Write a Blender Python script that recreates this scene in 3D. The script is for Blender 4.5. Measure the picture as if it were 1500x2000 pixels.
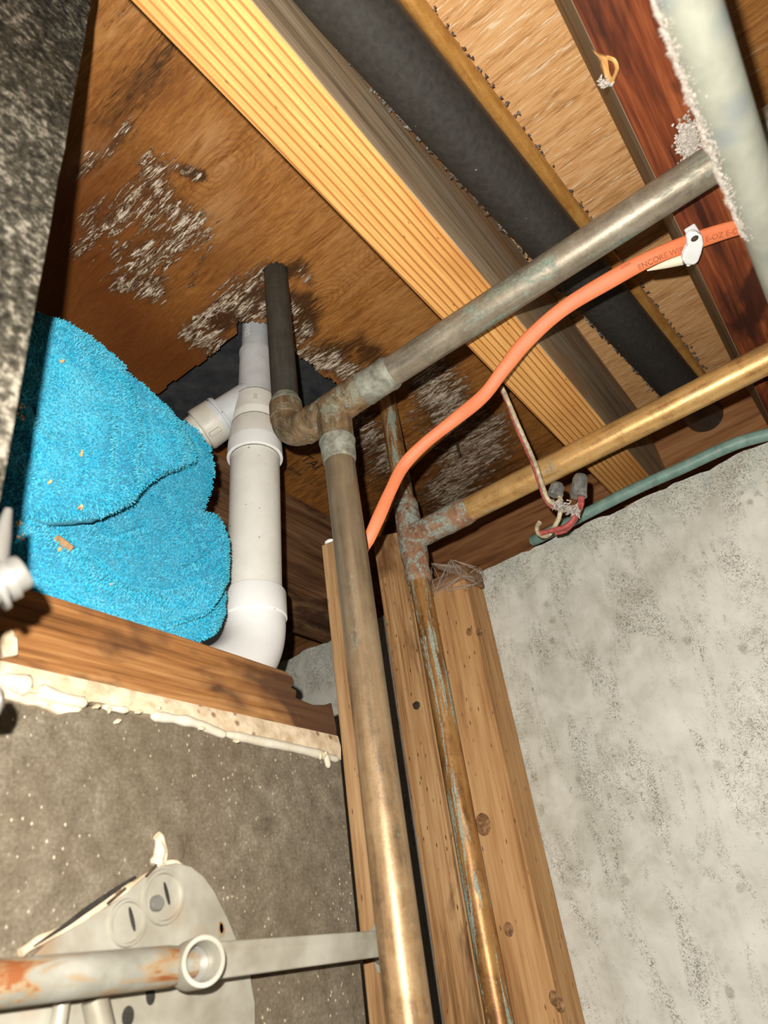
import bpy, bmesh, math, random
from mathutils import Vector, Matrix, noise as mnoise
random.seed(7)
for _o in list(bpy.data.objects): bpy.data.objects.remove(_o)
scn = bpy.context.scene
COL = scn.collection
# ------------------------------------------------------------------ units, axes
# building axes: u = along the joists, v = across the joists, z = up.  lengths in "mm" of the survey, K converts to metres
K = 0.00072
Z0 = 1.35                                   # lens height above the floor
RM = ((0.60326327, 0.36878445, 0.70715731), (-0.78645928, 0.42237644, 0.45064392), (-0.13249612, -0.82800735, 0.54483815))
F = 1382.5
H = 1050; ZB = 725; FLOOR = -Z0/K              # underside of the plywood, underside of the joists, floor
def W(p): return Vector((K*p[0], K*p[1], K*p[2]+Z0))
def ray(x, y):
    c = ((x-750)/F, (y-1000)/F, 1.0)
    return Vector([sum(RM[i][j]*c[j] for j in range(3)) for i in range(3)])
def on(x, y, ax, val):
    d = ray(x, y); return d*(val/d[ax])
def onD(x, y, D):
    d = ray(x, y); return d*(D/math.hypot(d[0], d[1]))
def proj(p):
    c = [sum(RM[i][j]*p[i] for i in range(3)) for j in range(3)]
    return 750+F*c[0]/c[2], 1000+F*c[1]/c[2]

# ------------------------------------------------------------------ camera
cd = bpy.data.cameras.new('camera'); cam = bpy.data.objects.new('camera', cd); COL.objects.link(cam)
cd.sensor_fit = 'VERTICAL'; cd.sensor_height = 36.0; cd.sensor_width = 27.0; cd.lens = F*36.0/2000.0
cd.clip_start = 0.01; cd.clip_end = 50
rt = Vector([RM[i][0] for i in range(3)]); dn = Vector([RM[i][1] for i in range(3)]); fw = Vector([RM[i][2] for i in range(3)])
m3 = Matrix((rt, -dn, -fw)).transposed()
cam.matrix_world = Matrix.Translation(W((0, 0, 0))) @ m3.to_4x4()
cd.dof.use_dof = True; cd.dof.focus_distance = 0.74; cd.dof.aperture_fstop = 9.0
scn.camera = cam
# ------------------------------------------------------------------ light: the phone's flash beside the lens, a faint even world fill added
wd = bpy.data.worlds.new('ambient_fill'); scn.world = wd; wd.use_nodes = True
wd.node_tree.nodes['Background'].inputs[0].default_value = (1.0, 0.97, 0.92, 1)
wd.node_tree.nodes['Background'].inputs[1].default_value = 0.022
fl = bpy.data.lights.new('phone_flash', 'POINT'); fo = bpy.data.objects.new('phone_flash', fl); COL.objects.link(fo)
fl.energy = 32.0; fl.color = (1.0, 0.955, 0.87); fl.shadow_soft_size = 0.0035
fo.location = W((0, 0, 0)) + rt*(-0.019) - dn*(0.027)
scn.view_settings.view_transform = 'Standard'; scn.view_settings.look = 'None'
scn.view_settings.gamma = 1.0; scn.view_settings.use_curve_mapping = False
scn.view_settings.exposure = 0.0
scn.cycles.max_bounces = 4; scn.cycles.diffuse_bounces = 2; scn.cycles.glossy_bounces = 2; scn.cycles.transmission_bounces = 2

# ------------------------------------------------------------------ material helper
class Mat:
    def __init__(s, name):
        s.m = bpy.data.materials.new(name); s.m.use_nodes = True
        s.t = s.m.node_tree; s.b = s.t.nodes['Principled BSDF']
        s.co = s.t.nodes.new('ShaderNodeTexCoord').outputs['Object']
    def L(s, a, b): s.t.links.new(a, b)
    def put(s, sock, v):
        if isinstance(v, bpy.types.NodeSocket): s.L(v, sock)
        elif isinstance(v, (tuple, list)) and len(v) == 3 and sock.type == 'RGBA': sock.default_value = (*v, 1)
        else: sock.default_value = v
    def sc(s, x, y=None, z=None, src=None, rot=None):
        n = s.t.nodes.new('ShaderNodeMapping'); n.inputs['Scale'].default_value = (x, y if y is not None else x, z if z is not None else x)
        if rot: n.inputs['Rotation'].default_value = rot
        s.L(src or s.co, n.inputs['Vector']); return n.outputs[0]
    def noise(s, vec, scale=1.0, detail=4, rough=0.55, dist=0.0):
        n = s.t.nodes.new('ShaderNodeTexNoise'); s.L(vec, n.inputs['Vector'])
        n.inputs['Scale'].default_value = scale; n.inputs['Detail'].default_value = min(detail, 4)
        n.inputs['Roughness'].default_value = rough; n.inputs['Distortion'].default_value = dist
        return n.outputs['Fac']
    def vor(s, vec, scale, feat='F1'):
        n = s.t.nodes.new('ShaderNodeTexVoronoi'); n.feature = feat; s.L(vec, n.inputs['Vector']); n.inputs['Scale'].default_value = scale
        return n.outputs['Distance']
    def ramp(s, fac, *stops, interp='LINEAR'):
        n = s.t.nodes.new('ShaderNodeValToRGB'); s.L(fac, n.inputs[0]); r = n.color_ramp; r.interpolation = interp
        while len(r.elements) < len(stops): r.elements.new(0.5)
        for e, (p, c) in zip(r.elements, stops):
            e.position = p; e.color = (*c, 1) if isinstance(c, (tuple, list)) else (c, c, c, 1)
        return n.outputs[0]
    def step(s, fac, a, b):
        n = s.t.nodes.new('ShaderNodeMapRange'); s.L(fac, n.inputs[0]); n.inputs[1].default_value = a; n.inputs[2].default_value = b
        return n.outputs[0]
    def mix(s, fac, a, b, mode='MIX'):
        n = s.t.nodes.new('ShaderNodeMix'); n.data_type = 'RGBA'; n.blend_type = mode
        s.put(n.inputs[0], fac); s.put(n.inputs[6], a); s.put(n.inputs[7], b); return n.outputs[2]
    def math(s, op, a, b=0.0, c=None):
        n = s.t.nodes.new('ShaderNodeMath'); n.operation = op; s.put(n.inputs[0], a); s.put(n.inputs[1], b)
        if c is not None: s.put(n.inputs[2], c)
        return n.outputs[0]
    def xyz(s, src=None):
        n = s.t.nodes.new('ShaderNodeSeparateXYZ'); s.L(src or s.co, n.inputs[0]); return n.outputs
    def attr(s, name):
        n = s.t.nodes.new('ShaderNodeAttribute'); n.attribute_name = name; return n.outputs['Fac']
    def done(s, color, rough=0.6, metal=0.0, bump=None, bs=0.3, bd=0.001, spec=0.3, **kw):
        s.put(s.b.inputs['Base Color'], color); s.put(s.b.inputs['Roughness'], rough); s.put(s.b.inputs['Metallic'], metal)
        s.b.inputs['Specular IOR Level'].default_value = spec
        for k, v in kw.items(): s.put(s.b.inputs[k.replace('_', ' ')], v)
        if bump is not None:
            n = s.t.nodes.new('ShaderNodeBump'); n.inputs['Strength'].default_value = bs; n.inputs['Distance'].default_value = bd
            s.L(bump, n.inputs['Height']); s.L(n.outputs[0], s.b.inputs['Normal'])
        return s.m

def axs(axis, along, across):
    return {'u': (along, across, across), 'v': (across, along, across), 'z': (across, across, along)}[axis]
def wood(name, axis, dark, mid, light, fib=260, rough=0.75, spots=0.0, spec=0.2, stain=None):
    M = Mat(name)
    a = M.noise(M.sc(*axs(axis, 3, 34)), 1, 5, 0.6, 0.6)
    f = M.noise(M.sc(*axs(axis, 9, fib)), 1, 3, 0.6, 0.2)
    g = M.math('MULTIPLY_ADD', f, 0.55, M.math('MULTIPLY', a, 0.62))
    lo = M.noise(M.sc(*axs(axis, 1.6, 9)), 1, 4, 0.6)
    c = M.ramp(M.math('MULTIPLY_ADD', M.math('SUBTRACT', lo, 0.5), 0.35, g), (0.42, dark), (0.56, mid), (0.70, light))
    if stain:
        s = M.noise(M.sc(*axs(axis, 6, 14)), 1, 5, 0.65, 0.5)
        c = M.mix(M.step(s, 0.50, 0.62), c, M.mix(0.85, c, stain))
    if spots:
        v = M.vor(M.sc(*axs(axis, 45, 150)), 1.0)
        c = M.mix(M.math('MULTIPLY', M.step(v, 0.16, 0.05), spots), c, (dark[0]*0.35, dark[1]*0.3, dark[2]*0.3))
    return M.done(c, rough, bump=g, bs=0.35, bd=0.0012, spec=spec)

# --- woods
WOOD_STUD = wood('stud_wood', 'z', (0.16, 0.083, 0.033), (0.30, 0.17, 0.076), (0.40, 0.25, 0.125), spots=0.8)
WOOD_STUD2 = wood('knotty_stud_wood', 'z', (0.19, 0.09, 0.032), (0.40, 0.215, 0.09), (0.52, 0.32, 0.155), spots=1.0, stain=(0.14, 0.062, 0.025))
WOOD_POST = wood('post_wood', 'z', (0.25, 0.12, 0.045), (0.40, 0.215, 0.088), (0.50, 0.295, 0.135), fib=170, spots=0.9)
WOOD_SILL = wood('sill_wood', 'u', (0.10, 0.038, 0.010), (0.235, 0.10, 0.031), (0.34, 0.175, 0.066), stain=(0.042, 0.019, 0.012))
WOOD_DARK = wood('old_dark_wood', 'u', (0.085, 0.036, 0.016), (0.20, 0.098, 0.046), (0.31, 0.175, 0.09), stain=(0.05, 0.022, 0.012))
WOOD_RIM = wood('rim_wood', 'v', (0.14, 0.055, 0.02), (0.29, 0.125, 0.048), (0.38, 0.19, 0.08), fib=150)
WOOD_RED = wood('red_wood', 'u', (0.045, 0.012, 0.006), (0.155, 0.036, 0.012), (0.30, 0.085, 0.028), fib=180, stain=(0.032, 0.010, 0.006))
WOOD_GREY = wood('grey_wood', 'u', (0.20, 0.14, 0.085), (0.44, 0.33, 0.215), (0.60, 0.475, 0.34), stain=(0.48, 0.29, 0.14))
WOOD_RAW = wood('raw_splinter_wood', 'u', (0.5, 0.25, 0.08), (0.68, 0.4, 0.15), (0.8, 0.55, 0.28))
WOOD_BLOCK = wood('dim_block_wood', 'v', (0.12, 0.06, 0.028), (0.22, 0.12, 0.06), (0.3, 0.18, 0.1))

def fir():
    M = Mat('fir_wood'); X = M.xyz()
    n = M.noise(M.sc(2.2, 14, 14), 1, 3, 0.5)
    n2 = M.noise(M.sc(1.2, 60, 60), 1, 2, 0.5)
    ph = M.math('MULTIPLY_ADD', n, 9.0, M.math('MULTIPLY', X[1], 2*math.pi/0.0062))
    ph = M.math('MULTIPLY_ADD', n2, 4.0, ph)
    s = M.math('SINE', ph)
    f = M.noise(M.sc(14, 420, 420), 1, 2, 0.5)
    base = M.ramp(f, (0.3, (0.58, 0.28, 0.078)), (0.7, (0.72, 0.40, 0.135)))
    rust = M.noise(M.sc(3, 9, 9), 1, 4, 0.6)
    base = M.mix(M.step(rust, 0.5, 0.75), base, (0.45, 0.19, 0.05))
    c = M.mix(M.math('MULTIPLY', M.step(s, 0.35, 0.98), 0.85), base, (0.30, 0.10, 0.02))
    d = M.vor(M.sc(40, 120, 120), 1.0)
    c = M.mix(M.math('MULTIPLY', M.step(d, 0.10, 0.04), 0.7), c, (0.06, 0.03, 0.015))
    return M.done(c, 0.6, bump=s, bs=0.12, bd=0.001, spec=0.3)
FIR = fir()

def plywood_stained():
    M = Mat('stained_plywood')
    w, d, t, r = M.attr('white'), M.attr('dark'), M.attr('tan'), M.attr('red')
    g = M.noise(M.sc(85, 11, 85), 1, 6, 0.62, 1.2)           # grain runs along v
    fine = M.noise(M.sc(420, 60, 420), 1, 3, 0.6, 0.5)
    curl = M.noise(M.sc(16, 7, 16), 1, 3, 0.5, 2.0)
    rings = M.math('SINE', M.math('MULTIPLY', curl, 95.0))
    c = M.ramp(M.math('MULTIPLY_ADD', fine, 0.5, M.math('MULTIPLY', g, 0.55)), (0.36, (0.20, 0.070, 0.014)), (0.52, (0.37, 0.150, 0.034)), (0.70, (0.54, 0.245, 0.065)))
    c = M.mix(M.math('MULTIPLY', M.step(rings, 0.3, 1.0), 0.16), c, (0.13, 0.045, 0.012))
    for kx, ky, rad in ((425, 335, .05), (628, 590, .055), (780, 470, .06), (240, 690, .05)):
        kp = (on(kx, ky, 2, H)-Vector((600, 400, H)))*K
        mp = M.t.nodes.new('ShaderNodeMapping'); mp.inputs['Location'].default_value = (-kp[0], -kp[1]*.55, 0); mp.inputs['Scale'].default_value = (1, .55, 1); M.L(M.co, mp.inputs['Vector'])
        ln = M.t.nodes.new('ShaderNodeVectorMath'); ln.operation = 'LENGTH'; M.L(mp.outputs[0], ln.inputs[0]); dk = ln.outputs['Value']
        rg = M.step(M.math('SINE', M.math('MULTIPLY_ADD', g, 14.0, M.math('MULTIPLY', dk, 1300.0))), 0.0, 1.0)
        c = M.mix(M.math('MULTIPLY', M.math('MULTIPLY', rg, M.step(dk, rad, rad*.2)), 0.55), c, (0.17, 0.055, 0.012))
    c = M.mix(M.math('MULTIPLY', r, M.math('MULTIPLY_ADD', g, 0.7, 0.5)), c, (0.135, 0.036, 0.008))
    tn = M.math('MULTIPLY', t, M.step(g, 0.36, 0.62))
    c = M.mix(M.math('MULTIPLY', tn, 0.75), c, (0.50, 0.27, 0.115))
    streak = M.noise(M.sc(150, 20, 150), 1, 4, 0.66, 1.6)
    dd = M.step(M.math('ADD', d, M.math('MULTIPLY_ADD', streak, 1.5, -0.75)), 0.35, 0.75)
    c = M.mix(M.math('MULTIPLY', dd, 0.85), c, (0.030, 0.014, 0.007))
    flow = M.noise(M.sc(85, 13, 85), 1, 6, 0.68, 2.2)
    ww = M.step(M.math('ADD', w, M.math('MULTIPLY_ADD', flow, 3.8, -1.9)), 0.66, 1.0)
    blot = M.noise(M.sc(330, 60, 330), 1, 5, 0.7, 1.2)
    wc = M.ramp(blot, (0.42, (0.05, 0.025, 0.012)), (0.50, (0.40, 0.28, 0.17)), (0.59, (0.84, 0.75, 0.63)))
    rim = M.step(M.math('ADD', w, M.math('MULTIPLY_ADD', flow, 2.2, -1.1)), 0.36, 0.68)
    c = M.mix(M.math('MULTIPLY', rim, 0.7), c, (0.075, 0.030, 0.012))
    c = M.mix(M.math('MULTIPLY', ww, 0.95), c, wc)
    h = M.math('MULTIPLY_ADD', ww, 0.7, M.math('MULTIPLY_ADD', fine, 0.35, g))
    return M.done(c, 0.5, bump=h, bs=0.5, bd=0.0016, spec=0.32)
PLY_STAIN = plywood_stained()
def plywood_tan(name, a, b, cc, lightamt):
    M = Mat(name)
    g = M.noise(M.sc(70, 9, 70), 1, 5, 0.6, 0.8); fine = M.noise(M.sc(330, 34, 330), 1, 4, 0.65, 0.6)
    c = M.ramp(M.math('MULTIPLY_ADD', fine, 0.55, M.math('MULTIPLY', g, 0.5)), (0.38, a), (0.53, b), (0.70, cc))
    tear = M.noise(M.sc(260, 22, 260), 1, 5, 0.65, 0.9)
    c = M.mix(M.math('MULTIPLY', M.step(tear, 0.575, 0.66), lightamt), c, (0.86, 0.68, 0.46))
    return M.done(c, 0.6, bump=M.math('ADD', fine, tear), bs=0.5, bd=0.0012, spec=0.25)
PLY_TAN = plywood_tan('bare_plywood', (0.40, 0.19, 0.066), (0.70, 0.385, 0.16), (0.82, 0.52, 0.26), 0.9)
PLY_ORANGE = plywood_tan('orange_plywood', (0.24, 0.09, 0.02), (0.38, 0.16, 0.04), (0.46, 0.22, 0.07), 0.2)

def concrete():
    M = Mat('concrete')
    big = M.noise(M.sc(4.5), 1, 5, 0.6); mid = M.noise(M.sc(26), 1, 5, 0.65, 0.4)
    c = M.ramp(M.math('MULTIPLY_ADD', mid, 0.5, M.math('MULTIPLY', big, 0.5)), (0.34, (0.36, 0.345, 0.285)), (0.5, (0.515, 0.505, 0.45)), (0.66, (0.61, 0.60, 0.545)))
    worm = M.noise(M.sc(250), 1, 2, 0.55, 1.2)
    line = M.math('SUBTRACT', 1.0, M.step(M.math('ABSOLUTE', M.math('SUBTRACT', worm, 0.5)), 0.012, 0.05))
    Z = M.xyz()[2]
    topm = M.step(Z, -0.07, 0.005)                                             # origin at wall top
    patch = M.step(M.math('MULTIPLY_ADD', topm, 0.16, M.noise(M.sc(1, 26, 9, rot=(0.35, 0, 0)), 1, 6, 0.72, 0.8)), 0.48, 0.60)
    c = M.mix(M.math('MULTIPLY', M.math('MULTIPLY', line, patch), 0.8), c, (0.115, 0.105, 0.075))
    grn = M.step(M.math('MULTIPLY_ADD', topm, 0.25, M.noise(M.sc(30), 1, 4, 0.6)), 0.62, 0.8)
    c = M.mix(M.math('MULTIPLY', grn, 0.35), c, (0.30, 0.34, 0.31))
    pit = M.vor(M.sc(44, 44, 36), 1.0); pm = M.step(M.noise(M.sc(12), 1, 2), 0.50, 0.60)
    pd = M.math('MULTIPLY', M.step(M.math('MULTIPLY_ADD', M.noise(M.sc(150), 1, 4, 0.7), -0.5, pit), -0.02, -0.14), pm)
    c = M.mix(M.math('MULTIPLY', pd, 0.6), c, M.mix(line, (0.27, 0.25, 0.18), (0.12, 0.11, 0.08)))
    spk = M.step(M.vor(M.sc(190), 1.0), 0.13, 0.06)
    c = M.mix(M.math('MULTIPLY', spk, 0.5), c, (0.17, 0.15, 0.10))
    return M.done(c, 0.85, bump=M.math('SUBTRACT', mid, pd), bs=0.3, bd=0.0015, spec=0.15)
CONC = concrete()
def drywall():
    M = Mat('dirty_board')
    big = M.noise(M.sc(5), 1, 4, 0.6); mid = M.noise(M.sc(60), 1, 5, 0.7); fine = M.noise(M.sc(420), 1, 3, 0.7)
    X = M.xyz()
    c = M.ramp(M.math('MULTIPLY_ADD', fine, 0.45, M.math('MULTIPLY', mid, 0.55)), (0.34, (0.070, 0.056, 0.038)), (0.52, (0.145, 0.120, 0.086)), (0.7, (0.25, 0.222, 0.168)))
    c = M.mix(M.step(big, 0.42, 0.7), c, M.mix(0.55, c, (0.085, 0.058, 0.034)))
    sp = M.vor(M.sc(210, 210, 150), 1.0); dens = M.step(M.noise(M.sc(9), 1, 3), 0.40, 0.55)
    c = M.mix(M.math('MULTIPLY', M.step(sp, 0.17, 0.09), M.math('MULTIPLY', dens, 0.85)), c, (0.52, 0.45, 0.33))
    return M.done(c, 0.9, bump=M.math('ADD', mid, fine), bs=0.25, bd=0.001, spec=0.12)
DRY = drywall()
def simple(name, a, b, scale=60, rough=0.5, metal=0.0, bs=0.1, spec=0.4, spots=None, sscale=90, samt=0.8, sth=(0.14, 0.06), stretch=None, **kw):
    M = Mat(name); n = M.noise(M.sc(*(stretch or (scale, scale, scale))), 1, 5, 0.62, 0.3)
    c = M.ramp(n, (0.34, a), (0.68, b))
    if spots:
        v = M.vor(M.sc(sscale), 1.0)
        c = M.mix(M.math('MULTIPLY', M.step(v, *sth), samt), c, spots)
    return M.done(c, rough, metal, bump=n, bs=bs, bd=0.0008, spec=spec, **kw)
def copper(name, axis, dark, mid, light, patina, amt, th=(0.55, 0.66), rough=0.42, metal=0.35, pscale=(14, 60), zgrey=None):
    M = Mat(name)
    st = M.noise(M.sc(*axs(axis, 10, 150)), 1, 4, 0.6, 0.3); bl = M.noise(M.sc(45), 1, 5, 0.65, 0.5); fi = M.noise(M.sc(380), 1, 3, 0.65)
    c = M.ramp(M.math('MULTIPLY_ADD', st, 0.45, M.math('MULTIPLY_ADD', bl, 0.42, M.math('MULTIPLY', fi, 0.14))), (0.38, dark), (0.52, mid), (0.68, light))
    if zgrey: c = M.mix(M.math('MULTIPLY', M.step(M.math('MULTIPLY_ADD', bl, 0.25, M.xyz()[2]), *zgrey), 0.75), c, M.mix(st, (0.11, 0.09, 0.06), (0.24, 0.20, 0.14)))
    p = M.noise(M.sc(*axs(axis, *pscale)), 1, 6, 0.7, 0.8)
    pm = M.math('MULTIPLY', M.step(M.math('MULTIPLY_ADD', fi, 0.10, M.math('ADD', p, -0.05)), *th), amt)
    pc = M.ramp(fi, (0.35, (patina[0]*0.55, patina[1]*0.55, patina[2]*0.55)), (0.65, patina))
    c = M.mix(pm, c, pc)
    rg = M.math('MULTIPLY_ADD', pm, 0.3, rough); mt = M.math('MULTIPLY', M.math('SUBTRACT', 1.0, pm), metal)
    return M.done(c, rg, mt, bump=M.math('ADD', pm, fi), bs=0.18, bd=0.0006, spec=0.4)
COP_RISER = copper('bronze_copper', 'z', (0.125, 0.075, 0.036), (0.295, 0.175, 0.080), (0.44, 0.295, 0.15), (0.17, 0.21, 0.165), 0.6, (0.58, 0.68), 0.42, 0.35, zgrey=(1.42, 1.82))
COP_CROSS = copper('grey_copper', 'v', (0.125, 0.105, 0.08), (0.225, 0.19, 0.14), (0.33, 0.29, 0.225), (0.19, 0.26, 0.21), 0.8, (0.50, 0.62), 0.45)
COP_FIT = copper('fitting_copper', 'z', (0.10, 0.07, 0.04), (0.23, 0.15, 0.08), (0.36, 0.25, 0.14), (0.25, 0.265, 0.20), 0.75, (0.50, 0.62), 0.5, 0.35, (40, 60))
COP_SOLDER = simple('grey_solder', (0.13, 0.125, 0.095), (0.30, 0.30, 0.245), 120, 0.6, 0.1, 0.3)
COP_DARK = copper('blackened_copper', 'z', (0.035, 0.034, 0.028), (0.058, 0.054, 0.044), (0.085, 0.078, 0.062), (0.07, 0.085, 0.06), 0.4, rough=0.6, metal=0.1)
COP_TUBE = copper('golden_copper', 'v', (0.32, 0.165, 0.055), (0.58, 0.345, 0.125), (0.70, 0.46, 0.20), (0.33, 0.30, 0.20), 0.6, (0.55, 0.66), 0.38)
COP_SMALL = copper('orange_copper', 'z', (0.15, 0.065, 0.02), (0.34, 0.165, 0.05), (0.46, 0.26, 0.09), (0.36, 0.44, 0.37), 0.9, (0.53, 0.59), 0.42, 0.3, (8, 85))
COP_GREEN = copper('verdigris_copper', 'z', (0.16, 0.075, 0.04), (0.30, 0.16, 0.09), (0.40, 0.25, 0.15), (0.38, 0.45, 0.39), 0.9, (0.46, 0.58), 0.7, 0.1, (75, 75))
COP_THIN = copper('bright_copper', 'u', (0.46, 0.20, 0.045), (0.66, 0.33, 0.085), (0.80, 0.46, 0.15), (0.3, 0.2, 0.1), 0.3, rough=0.35)
PVC_GREY = simple('grey_pvc', (0.52, 0.54, 0.55), (0.60, 0.62, 0.63), 40, 0.38, spots=(0.12, 0.12, 0.12), sscale=80, sth=(0.09, 0.05))
PVC_OLD = simple('yellowed_pvc', (0.68, 0.66, 0.60), (0.76, 0.745, 0.69), 30, 0.36, spots=(0.16, 0.14, 0.11), sscale=70, sth=(0.12, 0.05), samt=0.7)
PVC_NEW = simple('white_pvc', (0.80, 0.80, 0.79), (0.85, 0.85, 0.84), 30, 0.32, spots=(0.3, 0.28, 0.25), sscale=80, sth=(0.08, 0.04))
PVC_PLUG = simple('cream_plug_pvc', (0.56, 0.53, 0.45), (0.66, 0.63, 0.55), 40, 0.42, spots=(0.2, 0.17, 0.12), sscale=90, sth=(0.12, 0.05))
ABS = simple('black_abs', (0.032, 0.030, 0.027), (0.050, 0.047, 0.042), 160, 0.46, spots=(0.35, 0.33, 0.3), sscale=46, sth=(0.055, 0.03), spec=0.4)
TUB = simple('tub_underside', (0.028, 0.029, 0.034), (0.07, 0.072, 0.078), 30, 0.6, spots=(0.22, 0.22, 0.22), sscale=90, sth=(0.11, 0.05), samt=0.6)
PLAST = simple('cream_plaster', (0.40, 0.29, 0.175), (0.66, 0.55, 0.40), 70, 0.8, bs=0.8, spots=(0.15, 0.075, 0.03), sscale=75, sth=(0.22, 0.12), samt=0.8)
CAULK = simple('white_caulk', (0.46, 0.41, 0.31), (0.58, 0.54, 0.45), 50, 0.6, bs=0.3)
GALV = simple('galvanised_steel', (0.20, 0.205, 0.165), (0.31, 0.315, 0.265), 22, 0.55, 0.15, spots=(0.15, 0.17, 0.18), sscale=26, sth=(0.3, 0.1), samt=0.6)
STEEL = simple('dusty_zinc', (0.22, 0.195, 0.145), (0.43, 0.415, 0.355), 16, 0.5, 0.25, spots=(0.27, 0.16, 0.08), sscale=22, sth=(0.26, 0.08), samt=0.55)
def rusty():
    M = Mat('rusty_zinc'); n = M.noise(M.sc(30), 1, 5, 0.6); r = M.noise(M.sc(20, 60, 60), 1, 6, 0.7, 0.6)
    c = M.ramp(n, (0.35, (0.20, 0.19, 0.155)), (0.65, (0.36, 0.35, 0.305)))
    c = M.mix(M.step(r, 0.45, 0.55), c, (0.30, 0.20, 0.10)); c = M.mix(M.step(r, 0.53, 0.60), c, (0.23, 0.075, 0.025))
    return M.done(c, 0.5, 0.25, bump=r, bs=0.3, spec=0.5)
RUSTY = rusty()
CHROME = simple('bright_zinc', (0.24, 0.23, 0.21), (0.30, 0.29, 0.265), 20, 0.3, 0.6)
ORANGE = simple('orange_jacket', (0.60, 0.155, 0.060), (0.68, 0.195, 0.080), 24, 0.5, spec=0.3)
INK = simple('black_ink', (0.14, 0.03, 0.012), (0.42, 0.10, 0.04), 200, 0.7)
INKW = simple('white_ink', (0.88, 0.88, 0.88), (0.95, 0.95, 0.95), 200, 0.7)
STAMP = simple('ply_stamp_ink', (0.012, 0.012, 0.014), (0.03, 0.025, 0.025), 300, 0.9)
WHITE = simple('white_plastic', (0.76, 0.77, 0.78), (0.84, 0.85, 0.86), 30, 0.4)
CREAM = simple('cream_plastic', (0.66, 0.58, 0.42), (0.76, 0.69, 0.54), 40, 0.5)
TEAL = simple('teal_conduit', (0.10, 0.175, 0.15), (0.185, 0.29, 0.25), 50, 0.5, spots=(0.3, 0.3, 0.27), sscale=60, sth=(0.2, 0.08), samt=0.5)
REDW = simple('dusty_red_wire', (0.20, 0.045, 0.04), (0.48, 0.10, 0.085), 180, 0.6)
CREAMW = simple('dusty_cream_wire', (0.30, 0.235, 0.15), (0.66, 0.56, 0.38), 160, 0.6)
CLEAR = simple('smoky_connector', (0.09, 0.09, 0.085), (0.23, 0.23, 0.215), 120, 0.25, spec=0.6)
NAIL = simple('old_nail', (0.05, 0.035, 0.025), (0.14, 0.10, 0.07), 200, 0.5, 0.5)
DUST = simple('grey_dust', (0.34, 0.30, 0.26), (0.56, 0.51, 0.46), 300, 0.95, spec=0.05)
DUSTD = simple('dark_dust', (0.03, 0.025, 0.02), (0.30, 0.28, 0.25), 500, 0.95, spec=0.05)
WEB = simple('cobweb', (0.36, 0.31, 0.26), (0.45, 0.40, 0.35), 300, 0.95, spec=0.05)
def towel_mat(name, k):
    M = Mat(name); n = M.noise(M.sc(420), 1, 4, 0.75); b = M.noise(M.sc(12), 1, 3)
    c = M.ramp(M.math('MULTIPLY_ADD', n, 0.6, M.math('MULTIPLY', b, 0.4)), (0.38, (0.004*k, 0.22*k, 0.40*k)), (0.50, (0.022*k, 0.41*k, 0.59*k)), (0.64, (0.12*k, 0.56*k, 0.70*k)))
    return M.done(c, 0.95, bump=n, bs=0.9, bd=0.003, spec=0.05, Sheen_Weight=0.25)
TOWEL = towel_mat('turquoise_terry', 1.0)
def pile_mat():
    M = Mat('turquoise_pile'); n = M.noise(M.sc(60), 1, 4, 0.7)
    c = M.mix(M.attr('tip'), (0.004, 0.24, 0.44), M.ramp(n, (0.35, (0.05, 0.50, 0.66)), (0.65, (0.20, 0.62, 0.72))))  # lighter tips over darker roots paint in the pile's sheen
    return M.done(c, 0.95, spec=0.05)
PILE = pile_mat()
def nearboard():
    M = Mat('dusty_dark_board'); a = M.noise(M.sc(230), 1, 6, 0.72, 0.2); b = M.noise(M.sc(16), 1, 4)
    c = M.ramp(M.math('MULTIPLY_ADD', b, 0.3, M.math('MULTIPLY', a, 0.7)), (0.40, (0.012, 0.011, 0.008)), (0.52, (0.050, 0.044, 0.033)), (0.64, (0.24, 0.215, 0.17)))
    return M.done(c, 0.95, bump=a, bs=0.5, bd=0.0015, spec=0.05)
BOARD = nearboard()

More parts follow.
